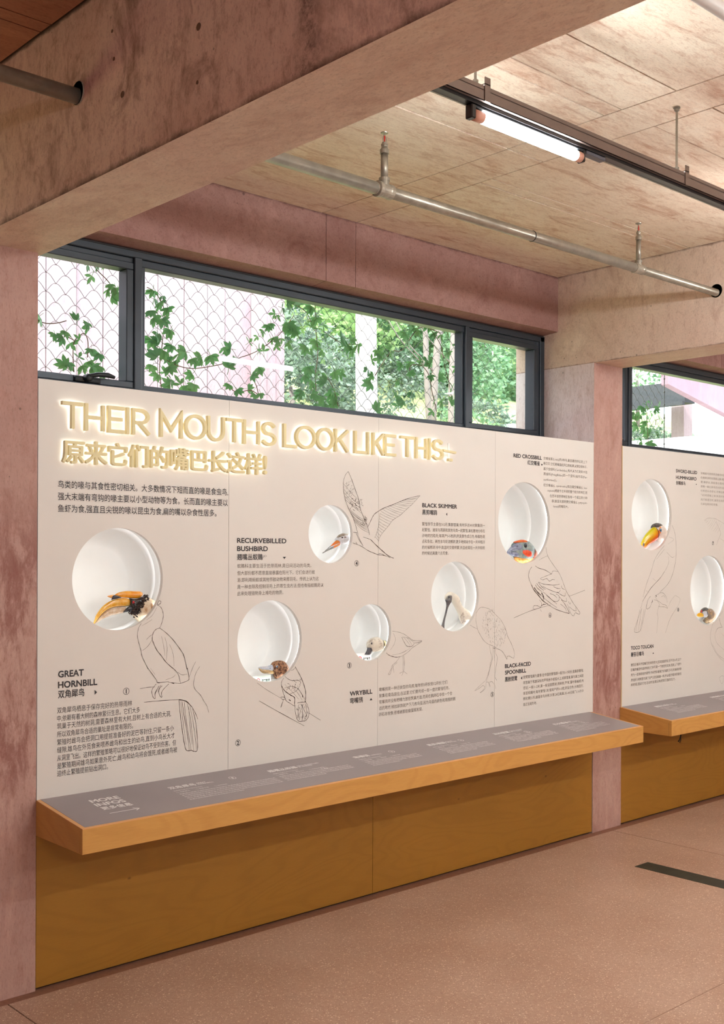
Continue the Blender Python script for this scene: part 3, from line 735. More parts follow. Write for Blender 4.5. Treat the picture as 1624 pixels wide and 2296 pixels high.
para([('鞭笞巨嘴鸟', 1415, 1472, 1444)], .028, INK, wall2, .014)
para([('鞭笞巨嘴鸟不但嘴巴的体积很大,但其重量很轻,还不到30克,这个', 1415, 1494, 1528), ('巨嘴的嘴里构造很特别,它并不是一个致密的实体,而是上下颌外', 1415, 1505, 1528), ('壳为一层薄而轻的硬壳,中间贯穿着极为纤细的,多孔的海绵状骨', 1415, 1516.5, 1528),
      ('质组织,间隙里充满了空气,犹如蜂巢一样,所以虽然看来很重但', 1415, 1528, 1528), ('却很轻,因此它在活动时丝毫没有感到沉重的压力。', 1415, 1538.5, 1515)], .0185, SOFT, wall2)
hl = ['剑嘴蜂鸟是雨燕目蜂鸟科的一个鸟种,分布', '在南美洲的安第斯山脉,栖息在山地的森林', '里,喙很长,常吸食长筒形花朵里的花蜜,', '是唯一喙比身体还长的鸟类。', '它的舌头也很长,可伸出喙外取食花蜜,在', '飞行时把喙上举,休息时也把喙竖直向上,', '用爪梳理羽毛,巢筑在高处的树枝上,由雌', '鸟单独孵卵和育雏。']
para([(s, 1571.5, 1063 + i * 9.85, 1571.5 + len(s) * 4.35) for i, s in enumerate(hl)], .0165, M['ink_pale'], wall2)
# little pointer triangles
for par, pts in ((wall1, [(212, 1547), (212, 1558), (217.5, 1552)]), (wall1, [(634, 1248.5), (641.5, 1248.5), (637.5, 1253.5)]), (wall1, [(1003, 1149.5), (1000.5, 1153), (1003, 1157)]),
                 (wall1, [(829, 1570.5), (835, 1569.5), (832, 1565)]), (wall1, [(1213, 1040), (1217.5, 1041), (1215, 1044.5)]), (wall1, [(1171, 1516), (1168, 1520.5), (1171, 1524)]),
                 (wall2, [(1560.5, 1085), (1562.5, 1085), (1561.5, 1088)]), (wall2, [(1463.5, 1466), (1466.5, 1465.5), (1465, 1462.5)])):
    Wall().poly(pts).build('pointer_triangle', INK, par)
# numbered badges
for num, bx_, by_, r_, par in (('1', 283, 1550, .0135, wall1), ('2', 533.5, 1665.5, .0135, wall1), ('3', 783.5, 1492, .0135, wall1), ('4', 799.7, 1263, .0135, wall1), ('5', 1104, 1557, .0135, wall1), ('6', 1233.5, 1379.5, .0135, wall1), ('7', 1599, 1218, .012, wall2), ('8', 1521, 1367, .012, wall2)):
    c = at('y', 0, bx_, by_); wl = MB(); sg = 28
    for q in range(sg):
        a = 2 * math.pi * q / sg
        for rr in (r_, r_ - .0018): wl.v.append((c.x + rr * math.cos(a), -EPS, c.z + rr * math.sin(a)))
    for q in range(sg): q2 = (q + 1) % sg; wl.f.append((2 * q, 2 * q + 1, 2 * q2 + 1, 2 * q2))
    v, f = text_data(num, .035, 2); mx = (min(p[0] for p in v) + max(p[0] for p in v)) / 2; my = (min(p[1] for p in v) + max(p[1] for p in v)) / 2
    wl.add([(c.x + (p[0] - mx) * .024, -EPS - p[2], c.z + (p[1] - my) * .024) for p in v], f)
    o = wl.build('number_badge', INK, par)

# ------------------------------------------------------------------ printed bird drawings
A = crop(80, 1160, 3.867); B = crop(80, 1480, 3.383); C_ = crop(500, 1400, 5.075); D = crop(760, 1040, 4.511); E_ = crop(760, 1320, 4.511)
F_ = crop(1040, 1340, 5.075); G_ = crop(1040, 980, 5.075); H_ = crop(1360, 1020, 6.15); I_ = crop(1360, 1320, 6.042)
def drawing(strokes, parent, mat='ink_line', wd=.0021, label=None):
    wl = Wall()
    for s in strokes:
        k = 1.
        if isinstance(s, tuple): k, s = s
        wl.stroke(s, wd * k)
    return wl.build('printed_drawing', M[mat], parent, label)
def lerp_lines(e1, e2, n, jit=0, skip=0.):
    """hatch: connect points along polyline e1 with points along e2"""
    def al(e, t):
        L = [0]
        for i in range(len(e) - 1): L.append(L[-1] + math.dist(e[i], e[i + 1]))
        d = t * L[-1]
        for i in range(len(e) - 1):
            if d <= L[i + 1]: u = (d - L[i]) / ((L[i + 1] - L[i]) or 1); return (e[i][0] + (e[i + 1][0] - e[i][0]) * u, e[i][1] + (e[i + 1][1] - e[i][1]) * u)
        return e[-1]
    out = []
    for i in range(n):
        t = (i + .5) / n; a = al(e1, t); b_ = al(e2, t); m = ((a[0] + b_[0]) / 2 + R.uniform(-jit, jit), (a[1] + b_[1]) / 2 + jit + R.uniform(-jit, jit))
        if R.random() < skip: continue
        out.append([a, m, b_])
    return out
def stipple(poly_c, rx, ry, n, ang, ln, fx):
    out = []
    for _ in range(n):
        t = R.uniform(0, 6.28); q = math.sqrt(R.random()); x = poly_c[0] + rx * q * math.cos(t); y = poly_c[1] + ry * q * math.sin(t)
        if fx and not fx(x, y): continue
        a = ang + R.uniform(-.4, .4); l_ = ln * R.uniform(.5, 1.2); out.append([(x, y), (x + l_ * math.cos(a) * .5, y + l_ * math.sin(a) * .5), (x + l_ * math.cos(a + .2), y + l_ * math.sin(a + .2))])
    return out

drawing([A((915, 920), (890, 965), (882, 1030), (895, 1090), (912, 1150), (920, 1200), (945, 1255), (975, 1315)) + B((850, 60), (915, 150), (925, 170), (1000, 165), (1020, 170), (1095, 178)),
         A((1060, 762), (1085, 780), (1103, 820), (1105, 870), (1090, 925), (1075, 960)), (1.2, A((1075, 960), (1045, 970), (1020, 1000), (1010, 1050), (1020, 1085), (1050, 1150), (1090, 1200), (1130, 1255), (1190, 1310)) + B((1040, 60), (1080, 105), (1098, 175))),
         (1.2, A((1075, 960), (1130, 1000), (1190, 1060), (1250, 1140), (1285, 1200), (1312, 1315)) + B((1150, 60), (1162, 130), (1155, 155), (1095, 178))), (.6, B((1075, 90), (1110, 112), (1150, 105))), A((1070, 722), (1058, 745), (1055, 760), (1080, 748), (1084, 728), (1070, 722)),
         (.8, B((790, 217), (850, 207), (905, 203))), B((822, 320), (950, 308), (1085, 300)), (1.9, B((1085, 300), (1140, 312), (1185, 355))), B((1185, 355), (1210, 400), (1230, 448)),
         (.6, B((1215, 10), (1190, 60), (1165, 130))), (.8, B((1245, 48), (1215, 100), (1200, 160), (1205, 215), (1250, 265), (1275, 310), (1300, 350), (1313, 398))),
         B((915, 180), (890, 210), (880, 240), (890, 280), (905, 292), (905, 250), (925, 215)), B((935, 195), (915, 235), (905, 262)), B((950, 190), (930, 230), (945, 275), (957, 280), (955, 245), (975, 215), (1010, 180)), B((960, 195), (940, 215), (935, 240)),
         (1.3, B((1087, 300), (1095, 400), (1110, 520), (1125, 620), (1140, 680), (1165, 688), (1180, 684), (1200, 692), (1225, 685), (1228, 620), (1215, 480), (1190, 370))),
         B((1110, 310), (1125, 420), (1150, 560), (1165, 685)), (.8, B((1125, 310), (1140, 450), (1165, 600), (1178, 682))), (.7, B((1150, 330), (1175, 450), (1190, 600), (1200, 690))), (.7, B((1170, 345), (1195, 480), (1212, 600), (1220, 680))), (.6, B((1100, 305), (1115, 450), (1140, 640))), (.6, B((1160, 350), (1170, 500), (1185, 640))),
         (.6, A((960, 1060), (990, 1030), (1015, 1015))), (.6, A((925, 1155), (970, 1120), (1010, 1060))), (2.2, B((920, 170), (940, 172))), (2.2, B((1030, 172), (1050, 178)))],
        wall1, label='ink outline of a perched hornbill body on a branch')
drawing([A((1010, 885), (965, 915), (920, 940)), A((1050, 780), (1010, 850), (960, 890)), A((1120, 1040), (1140, 1130), (1130, 1240)), A((1090, 1030), (1110, 1120), (1120, 1200)), A((1160, 1100), (1190, 1180), (1200, 1290)), B((870, 60), (905, 110)), B((985, 150), (1040, 130), (1060, 110))], wall1, 'ink_pale', .0014)
drawing([(1.5, C_((820, 480), (860, 550), (895, 620), (925, 700), (942, 780), (940, 850), (935, 885))), C_((690, 610), (668, 650), (665, 690), (680, 760), (700, 820), (720, 870), (760, 895), (815, 932)), (.7, C_((775, 525), (800, 515), (822, 492))),
         (1.7, C_((668, 700), (690, 740), (720, 770), (770, 805), (815, 835), (815, 900), (820, 930))), C_((705, 590), (740, 620), (790, 640), (850, 635), (885, 660), (870, 690)), (.7, C_((700, 725), (740, 712), (790, 705), (850, 730), (900, 800), (935, 860))),
         (1.1, C_((820, 930), (822, 1000), (840, 1070), (858, 1098), (880, 1105), (905, 1100), (930, 1098), (955, 1080), (975, 1040), (978, 980), (960, 920), (945, 885))), C_((845, 895), (890, 885), (945, 885)), (.7, C_((900, 905), (905, 1000), (900, 1095))), (.7, C_((860, 910), (855, 1000), (872, 1085))), (.7, C_((935, 900), (955, 1000), (940, 1085))),
         (.7, C_((915, 905), (885, 980), (855, 1070))), (.7, C_((890, 905), (925, 980), (960, 1050))), (.6, C_((388, 665), (500, 745), (650, 835))), C_((980, 1010), (1110, 1090)), C_((410, 870), (660, 1010), (925, 1155)), C_((655, 830), (690, 826), (710, 845), (680, 855), (655, 835)), (.7, C_((690, 855), (670, 900), (657, 945), (668, 925), (682, 880))),
         (.7, C_((760, 790), (830, 760), (880, 690))), (.5, C_((740, 720), (800, 780), (860, 850))), (.5, C_((790, 710), (850, 780), (900, 860))), (.5, C_((850, 720), (890, 780), (925, 840))), (2.4, C_((750, 855), (770, 870))), (2.2, C_((905, 800), (905, 830))), (2.4, C_((930, 870), (940, 885))), (1.8, C_((880, 620), (878, 640)))] +
        [(.8, s) for s in stipple(C_((770, 690))[0], 16, 14, 26, .9, 3, None)] + [(.6, s) for s in stipple(C_((900, 990))[0], 13, 20, 34, 1.4, 5, None)],
        wall1, label='ink outline of a bushbird clinging to a slanting branch')
w1o = D((95, 78), (70, 105), (52, 150), (45, 190), (46, 240), (50, 290), (70, 380), (105, 470), (140, 540), (165, 610), (185, 680), (200, 740), (245, 830))
w1i = D((95, 78), (130, 160), (165, 260), (200, 360), (215, 450), (250, 540), (290, 630), (310, 720))
w2o = D((700, 350), (540, 415), (450, 450), (415, 490), (410, 560), (395, 640), (380, 700), (362, 750)); w2e = D((822, 322), (795, 350), (740, 410), (690, 455), (620, 520), (545, 570), (500, 630), (440, 700), (410, 750), (395, 795))
drawing([(1.0, w1o), (1.2, w1i), (1.3, D((295, 635), (320, 580), (345, 530), (370, 500), (450, 450), (540, 415), (700, 350), (822, 322))), (.7, w2e), (.6, D((415, 500), (405, 600), (385, 690), (360, 750))),
         (.8, D((245, 740), (290, 755), (320, 765))), (1.8, D((320, 765), (380, 825), (440, 880), (500, 930), (555, 955))), (1.2, D((140, 800), (220, 830), (300, 880), (360, 905), (400, 920), (470, 930), (520, 950))), (1.4, D((145, 692), (182, 697))), (1.2, D((170, 790), (185, 812))),
         (1., D((175, 700), (205, 770), (245, 830))), (1., D((400, 905), (440, 915), (470, 932)))] +
        [(.55, s) for s in lerp_lines(w2o, w2e, 22, 1.0)] + [(.6, s) for s in lerp_lines(w1o[3:10], w1i[3:], 24, 2.5, .35)] +
        [(1.0, s) for s in stipple(D((170, 400))[0], 17, 16, 60, 1.0, 3, None)] + [(1.1, s) for s in stipple(D((255, 570))[0], 6, 12, 26, 1.0, 3, None)] + [(.6, s) for s in stipple(D((110, 240))[0], 10, 22, 30, 1.9, 5, None)],
        wall1, label='ink outline of a flying skimmer with raised wings')
drawing([(.9, E_((540, 430), (600, 438), (660, 460), (710, 495), (760, 525), (840, 528), (800, 560), (740, 600), (700, 640), (640, 680), (610, 690))), (1.6, E_((480, 648), (500, 668), (540, 685), (580, 692), (615, 688))),
         (1.3, E_((635, 490), (660, 540), (685, 578), (715, 586), (745, 578), (765, 548))), (.8, E_((640, 490), (690, 495), (730, 520), (765, 548))), (.6, E_((660, 495), (690, 530), (720, 575))), (.6, E_((690, 500), (715, 530), (740, 570))), (1.2, E_((770, 548), (800, 545), (838, 530))), (.6, E_((550, 450), (570, 500), (560, 560), (520, 620))),
         (.8, E_((615, 690), (580, 740), (540, 775), (525, 820), (500, 865), (520, 860), (545, 790), (590, 745))), (.7, E_((545, 775), (552, 810), (555, 850))), (.8, E_((655, 678), (665, 740), (655, 830), (635, 880))), (.8, E_((645, 680), (652, 740), (645, 830))), (.8, E_((655, 835), (690, 862))), (.8, E_((650, 838), (612, 856))), (.5, E_((600, 660), (660, 640), (720, 600))), (.5, E_((540, 670), (620, 655), (680, 625)))],
        wall1, 'ink_line', .0017, label='ink outline of a small wading plover')
bc = F_((340, 350))[0]
drawing([(.8, F_((138, 260), (140, 210), (145, 170), (180, 120), (220, 110), (290, 130), (350, 180), (420, 250))), (1.1, F_((420, 250), (470, 340), (500, 440), (540, 520), (570, 600), (580, 650))), (1.2, F_((575, 655), (570, 688), (545, 680), (520, 665), (495, 670), (490, 700), (465, 650), (430, 605), (380, 580), (330, 550), (280, 530))),
         F_((280, 530), (230, 490), (180, 410), (155, 350), (138, 260)), (.8, F_((70, 310), (110, 335), (150, 355))), (.7, F_((290, 545), (305, 620), (320, 690), (305, 740))), (.8, F_((335, 570), (330, 680), (310, 760), (280, 860), (255, 960))), (.7, F_((305, 735), (285, 860), (245, 945))),
         (.8, F_((355, 590), (365, 640), (384, 685), (372, 760), (358, 850), (355, 900))), (1.5, F_((355, 905), (375, 942))), (.7, F_((345, 600), (352, 660), (350, 720))), (.8, F_((240, 950), (180, 1005), (125, 1060), (180, 1030), (218, 1000), (240, 1020), (215, 1058), (188, 1080), (200, 1075), (245, 1035), (255, 965))), (.8, F_((255, 965), (280, 962), (300, 1015), (290, 975))),
         F_((290, 965), (320, 955), (345, 985)), (.8, F_((355, 990), (365, 1040))), (2., F_((330, 570), (360, 580)))] +
        [(.55, s) for s in stipple(bc, 30, 46, 260, 1.15, 4, lambda x, y: abs((x - bc[0]) * .86 - (y - bc[1]) * .5) < 22)],
        wall1, 'ink_line', .0016, label='ink outline of a spoonbill body with stippled feathers')
drawing([(1., G_((935, 1255), (955, 1350), (1010, 1440), (1075, 1530))), (1.1, G_((1075, 1530), (1110, 1600), (1140, 1680), (1170, 1760), (1200, 1810), (1240, 1880), (1290, 1950), (1322, 2000), (1308, 2015), (1270, 2000), (1250, 2035), (1222, 2012), (1200, 1960), (1180, 1900))),
         (1.3, G_((775, 1475), (745, 1530), (740, 1600), (770, 1680))), (2.6, G_((770, 1680), (800, 1740), (850, 1800), (900, 1860), (960, 1905))), (1.5, G_((960, 1905), (1050, 1960), (1190, 2005), (1195, 1985), (1150, 1900), (1110, 1850))), (1.3, G_((815, 1465), (850, 1490), (930, 1515), (1000, 1560))), (.8, G_((1075, 1530), (1015, 1525), (1000, 1555), (940, 1580), (880, 1605))),
         G_((870, 1610), (900, 1625), (945, 1610), (975, 1640), (1010, 1620), (1035, 1625)), G_((850, 1650), (900, 1670), (960, 1680), (1030, 1685), (1090, 1675)), (1.4, G_((815, 1680), (840, 1720), (890, 1760))), (1.4, G_((830, 1665), (860, 1705), (910, 1745))), (1.2, G_((850, 1655), (885, 1700), (930, 1735))),
         G_((900, 1700), (970, 1735), (1070, 1770), (1100, 1740)), G_((900, 1760), (960, 1810), (1030, 1870), (1080, 1860), (1085, 1810), (1050, 1785)), G_((1060, 1760), (1100, 1790), (1150, 1810), (1155, 1770)), G_((1090, 1820), (1130, 1860), (1170, 1870), (1165, 1830)), G_((1100, 1900), (1150, 1940), (1170, 1980)), G_((1190, 1870), (1210, 1900), (1215, 1880)), G_((1200, 1930), (1250, 1970), (1280, 1975), (1270, 1940)),
         G_((940, 1800), (1000, 1850), (1060, 1900)), G_((880, 1800), (960, 1870), (1060, 1940)), G_((980, 1780), (1030, 1800), (1060, 1830)), G_((1020, 1700), (1060, 1720), (1100, 1725)), G_((1110, 1690), (1120, 1720), (1150, 1735)), (3.2, G_((800, 1710), (840, 1765), (880, 1800))), (3.6, G_((885, 1770), (905, 1810), (912, 1850))),
         G_((570, 2058), (780, 1970), (990, 1910)), G_((1200, 1812), (1380, 1742)), G_((860, 1850), (885, 1890), (875, 1935), (840, 1920), (800, 1920), (790, 1950), (820, 1960)), (1.8, G_((880, 1925), (905, 1905), (935, 1905))), (.8, G_((870, 1960), (885, 1985))), (.6, G_((955, 1350), (900, 1375), (860, 1400)))],
        wall1, label='detailed ink drawing of a crossbill body on a twig')
drawing([(1.1, H_((905, 970), (940, 1060), (960, 1200), (962, 1380), (940, 1540), (900, 1680), (840, 1790), (740, 1890))), (.9, H_((800, 1250), (720, 1350), (660, 1460), (620, 1600), (560, 1760), (520, 1900), (505, 1960))), (1.6, H_((800, 1610), (740, 1700), (620, 1830), (540, 1950)) + I_((490, 175))),
         (.7, H_((850, 1400), (862, 1470), (830, 1560), (800, 1610))), (.6, H_((830, 1340), (900, 1410), (940, 1400))), (.6, H_((800, 1300), (770, 1340), (690, 1440))), (.5, H_((860, 1130), (930, 1165), (850, 1230))), I_((480, 265), (430, 400), (385, 540), (382, 585), (415, 592), (445, 580), (470, 545), (500, 420), (530, 280), (550, 200)), (.8, I_((490, 180), (465, 265))),
         (.8, I_((455, 280), (425, 420), (400, 570))), (.8, I_((475, 270), (455, 420), (430, 570))), (.8, I_((510, 280), (485, 430), (455, 560))), (1.2, I_((600, 100), (560, 160), (545, 270), (590, 250), (620, 170))), (2.2, I_((620, 150), (625, 170), (610, 195))), (2.2, I_((675, 90), (680, 105), (665, 95))),
         (.9, I_((665, 90), (700, 75), (730, 55), (770, 60), (810, 110), (825, 190))), (.9, I_((660, 105), (690, 160), (720, 215), (710, 240), (780, 245), (830, 262), (800, 220), (760, 210), (700, 165), (640, 150))), (.7, I_((745, 110), (780, 95), (800, 130))), (.7, I_((710, 235), (690, 330), (700, 400), (680, 600))),
         (.5, I_((930, 90), (870, 170), (840, 250))), (.5, I_((930, 90), (1000, 140), (960, 250))), (.8, I_((960, 250), (900, 340), (850, 440), (800, 600))), (.6, H_((640, 1700), (680, 1740))), (.6, H_((545, 1870), (590, 1900)))],
        wall2, 'ink_line', .0018, label='ink outline of a toucan body on a broken branch')
drawing([(.7, I_((1450, 450), (1420, 560), (1408, 660), (1430, 760), (1480, 860), (1550, 950), (1640, 1010))), (1.2, I_((1530, 400), (1545, 470), (1570, 520))), (1., I_((1570, 520), (1510, 535), (1482, 590))), (.5, I_((1482, 590), (1470, 640), (1500, 740), (1595, 830))), (.5, I_((1560, 605), (1640, 700))), (.6, I_((1440, 760), (1520, 900), (1640, 980))),
         (.6, I_((1530, 1210), (1560, 1180), (1600, 1190))), (.6, I_((1530, 1215), (1565, 1290), (1595, 1200)))], wall2, 'ink_line', .0018, label='ink outline of a puffin body at the frame edge')
hum = H_((1350, 905), (1400, 870), (1500, 880), (1560, 910), (1640, 960))
drawing([(.8, hum), (1., H_((1510, 920), (1560, 1030), (1575, 1090), (1540, 1180), (1520, 1240))), (.8, H_((1570, 1150), (1620, 1190)))] + [(.5, s) for s in lerp_lines(H_((1380, 880), (1500, 885), (1600, 960)), H_((1345, 900), (1430, 1030), (1540, 1090)), 9, 1)], wall2, 'ink_pale', .002, label='pale ink outline of a hovering hummingbird')

# ------------------------------------------------------------------ reading shelves and plywood base
SY, SZF, SZB = -.3449, .6511, .564
sl = Vector((0, -SY, ZS - SZF)).normalized(); sn = Vector((0, -sl.z, sl.y))
def shelf_at(px, py, off=.0012):
    d = ray(px, py); p0 = Vector((0, 0, ZS)) + sn * off; t = (p0 - CPOS).dot(sn) / d.dot(sn); return CPOS + d * t
def slab_on_slope(x0, x1, v0, v1, t0, t1):      # v measured up the slope from the front edge
    o = Vector((0, SY, SZF)); mb = MB(); vs = []
    for x in (x0, x1):
        for v in (v0, v1):
            for t in (t0, t1): p = o + sl * v + sn * t; vs.append((x, p.y, p.z))
    return mb.add(vs, [(0, 1, 3, 2), (4, 6, 7, 5), (0, 4, 5, 1), (2, 3, 7, 6), (0, 2, 6, 4), (1, 5, 7, 3)])
SLEN = math.hypot(SY, ZS - SZF)
def make_shelf(x0, x1, label):
    s = empty('reading_shelf', ((x0 + x1) / 2, 0, .6), label, 'shelf')
    T = .018
    MB().box(x0, x1, SY, SY + T, SZB, SZF - .001, .0008).build('front_board', M['ply'], s)
    for a, b_ in ((x0, x0 + T), (x1 - T, x1)):
        mb = MB(); mb.add([(x, y, z) for x in (a, b_) for y, z in ((SY + T + .0012, SZB), (-.001, SZB), (-.001, ZS - .003), (SY + T + .0012, SZF + .0005))], [(0, 1, 2, 3), (4, 7, 6, 5), (0, 4, 5, 1), (1, 5, 6, 2), (2, 6, 7, 3), (3, 7, 4, 0)])
        mb.build('side_board', M['ply'], s)
    MB().box(x0 + .0015, x1 - .0015, SY + T - .002, SY + T + .003, SZB + .001, SZF - .003).build('corner_seam', M['ply_dark'], s)
    MB().box(x0 + T, x1 - T, SY + T, -.001, SZB + .004, SZB + .016).build('bottom_board', M['ply_low'], s)
    slab_on_slope(x0 + .0005, x1 - .0005, 0, SLEN - .002, -.012, 0).build('top_board', M['ply_edge'], s)
    slab_on_slope(x0 + .016, x1 - .016, .014, SLEN - .0015, 0, .0008).build('grey_top', M['shelf_grey'], s)
    return s
shelf1 = make_shelf(1.8425, 5.2095, 'long sloping plywood reading shelf with grey top marked MORE INFOS')
shelf2 = make_shelf(5.4906, XL2 + PITCH - .02, 'second plywood reading shelf at the right edge, beyond the narrow column')
def make_base(x0, x1, seam, label):
    b_ = empty('plywood_base', ((x0 + x1) / 2, .01, 0), label, 'wall panelling')
    for a, c in ((x0, seam - .001), (seam + .001, x1)):
        MB().box(a, c, .001, .019, .010, ZS - .006, .0006).build('plywood_panel', M['ply_low'], b_)
    MB().box(x0, x1, .021, .06, -.0004, ZS - .02).build('backing', M['dark_gap'], b_)
make_base(XR + .002, XL2 - .006, 3.516, 'low golden plywood panelling under the long reading shelf')
make_base(XR2 + .002, XL2 + PITCH - .004, 7.17, 'low golden plywood panelling under the second shelf at the right')

class ShelfText:
    def __init__(s): s.mb = MB()
    def line(s, txt, p0, p1, em, bold=0.):
        v, f = text_data(txt, bold, 4 if em > .03 else 2)
        if not v: return
        a = shelf_at(*p0); b_ = shelf_at(*p1); mn = min(p[0] for p in v); mx = max(p[0] for p in v); k = (b_.x - a.x) / (mx - mn)
        s.mb.add([tuple(a + Vector((1, 0, 0)) * ((p[0] - mn) * k) + sl * (p[1] * em) + sn * p[2]) for p in v], f)
    def lineX(s, txt, x, v_, em, width, bold=0.):
        vv, f = text_data(txt, bold, 3 if em > .025 else 1); mn = min(p[0] for p in vv); mx = max(p[0] for p in vv); k = width / (mx - mn)
        o = Vector((0, SY, SZF)) + sn * .0012
        s.mb.add([tuple(o + Vector((x + (p[0] - mn) * k, 0, 0)) + sl * (v_ + p[1] * em) + sn * p[2]) for p in vv], f)
    def ringX(s, x, v_, r):
        o = Vector((0, SY, SZF)) + sn * .0012; n0 = len(s.mb.v)
        for q in range(24):
            a = 2 * math.pi * q / 24
            for rr in (r, r * .84): s.mb.v.append(tuple(o + Vector((x + rr * math.cos(a), 0, 0)) + sl * (v_ + rr * math.sin(a))))
        for q in range(24): q2 = (q + 1) % 24; s.mb.f.append((n0 + 2 * q, n0 + 2 * q + 1, n0 + 2 * q2 + 1, n0 + 2 * q2))
def vof(p): return (p - (Vector((0, SY, SZF)))).dot(sl)
st = ShelfText()
em = .043
st.line('MORE', (206.7, 1800.3), (272.8, 1790), em, .035); st.line('INFOS', (218, 1808.5), (286.5, 1798), em, .035); st.line('更多信息', (231.7, 1816), (300.7, 1804.7), .034, .03)
a = shelf_at(246, 1823.6); b_ = shelf_at(314, 1812.5)
for p, q in (((a.x, 0), (b_.x, 0)), ((b_.x - .02, .014), (b_.x, 0)), ((b_.x - .02, -.014), (b_.x, 0))):
    d = Vector((q[0] - p[0], q[1] - p[1])).normalized(); n_ = Vector((-d.y, d.x)) * .0021
    st.mb.add([tuple(Vector((c[0], 0, 0)) + Vector((0, SY, SZF)) + sn * .0012 + sl * (vof(a) + c[1])) for c in ((p[0] + n_.x, p[1] + n_.y), (q[0] + n_.x, q[1] + n_.y), (q[0] - n_.x, q[1] - n_.y), (p[0] - n_.x, p[1] - n_.y))], [(0, 1, 2, 3)])
st.mb.build('printed_text', M['white_ink'], shelf1)['label'] = 'white words MORE INFOS with Chinese and an arrow'
SB = [(shelf1, '双角犀鸟', ('GREAT', 'HORNBILL'), (381.7, 1770), (521.3, 1744), '1', '双角犀鸟栖息于保存完好的热带雨林中,依赖有着大树的森林繁衍生息', 5, .46),
      (shelf1, '翘嘴丛蚁鵙', ('RECURVEBILLED', 'BUSHBIRD'), (605, 1731.9), (727, 1722), '2', '蚁鵙科主要生活于热带雨林,是日间活动的鸟类', 4, .38),
      (shelf1, '弯嘴鸻', ('WRYBILL',), (797, 1700.5), (878.4, 1685), '3', '弯嘴鸻是一种迁徙型的鸟类,每年的3月份到12月份', 4, .32),
      (shelf1, '黑剪嘴鸥', ('BLACK', 'SKIMMER'), (962.8, 1672.7), (1033.7, 1659.7), '4', '通常与燕鸥和其他鸟类一起繁殖,巢松散地分布', 5, .34),
      (shelf1, '黑脸琵鹭', ('BLACK-FACED', 'SPOONBILL'), (1110.6, 1647.9), (1181.5, 1640.5), '5', '琵鹭繁殖期为夏季,在中国的繁殖期一般为5~7月份', 5, .36),
      (shelf1, '红交嘴雀', ('RED', 'CROSSBILL'), (1245.4, 1625.8), (1304.5, 1619), '6', '它们用嘴撬起开口的松果以便取得种子', 5, .33),
      (shelf2, '鞭笞巨嘴鸟', ('TOCO', 'TOUCAN'), (1474, 1586), None, '', '巨嘴的嘴里构造很特别,它并不是一个致密的实体', 5, .36),
      (shelf2, '剑嘴蜂鸟', ('SWORD-BILLED', 'HUMMINGBIRD'), (1597.5, 1565), None, '', '喙很长,常吸食长筒形花朵里的花蜜', 4, .36)]
for par, cj, en, p0, pb, num, body_, nl, wd_ in SB:
    st = ShelfText(); a = shelf_at(*p0); X, V = a.x, vof(a)
    st.lineX(cj, X, V, .030, .0305 * len(cj), .03)
    for i, e in enumerate(en): st.lineX(e, X + .0305 * len(cj) + .008, V + (.013 if len(en) == 2 and i == 0 else 0), .014, .0092 * len(e), .02)
    st.lineX(body_[:12], X, V - .028, .010, .011 * 12)
    for i in range(3): st.ringX(X + .006 + i * .088, V - .044, .0055); st.lineX(body_[i * 4:i * 4 + 4], X + .016 + i * .088, V - .048, .012, .045)
    for i in range(nl): 
        ww = wd_ if i < nl - 1 else wd_ * .55; k_ = max(6, int(ww / .0125)); t_ = (body_ * 3)[i * 5:i * 5 + k_]
        st.lineX(t_, X, V - .070 - i * .0175, .0115, ww)
    if pb:
        c = shelf_at(*pb); st.ringX(c.x, vof(c), .016); st.lineX(num, c.x - .004, vof(c) - .007, .020, .008, .03)
    st.mb.build('printed_text', M['white_ink'], par)
# loose black cable under the second shelf
c0 = at('y', -.2, 1528, 1640); 
cb = MB().tube([tuple(c0 + Vector(v)) for v in ((0, 0, .03), (.004, 0, .0), (0, .004, -.03), (-.012, .004, -.05), (-.024, .004, -.058))], .0035, 8)
cb.tube([tuple(c0 + Vector(v)) for v in ((0, .004, -.03), (-.004, .0, -.052), (-.010, .004, -.066))], .0022, 6)
tag(cb.build('cable_end', M['black_cable'], smooth=True), 'short black cable end dangling under the second reading shelf', 'cable')

# ------------------------------------------------------------------ bird heads
def pmat(name, c1, c2, scale=40, lo=.42, hi=.58, rough=.35, coat=.3, stretch=(1, 1, 1)):
    m, n, l, b = newmat(name); t = tex(n, l, pos(n, l, stretch), scale, 5, .7)
    l.new(mixc(n, l, ramp(n, l, t, lo, hi), c1, c2), b.inputs['Base Color']); b.inputs['Roughness'].default_value = rough; b.inputs['Coat Weight'].default_value = coat
    return m
def px2(x0, y0, s, pts): return [(x0 + p[0] / s, y0 + p[1] / s) for p in pts]
def loft(K, up, lo, y, depth=.9, seg=18, taper=True, mb=None):
    U = smooth_line([tuple(at('y', y, *p)) for p in px2(*K, up)], 4); L = smooth_line([tuple(at('y', y, *p)) for p in px2(*K, lo)], 4)
    mb = mb or MB(); base = len(mb.v); n = len(U)
    for u, l_ in zip(U, L):
        u = Vector(u); l_ = Vector(l_); c = (u + l_) / 2; h = (u - l_) / 2
        for k in range(seg):
            a = 2 * math.pi * k / seg; mb.v.append(tuple(c + h * math.cos(a) + Vector((0, 1, 0)) * (h.length * depth * math.sin(a))))
    for i in range(n - 1):
        for k in range(seg):
            k2 = (k + 1) % seg; a = base + i * seg; mb.f.append((a + k, a + k2, a + seg + k2, a + seg + k))
    mb.f.append(tuple(base + k for k in range(seg))[::-1]); mb.f.append(tuple(base + (n - 1) * seg + k for k in range(seg)))
    return mb
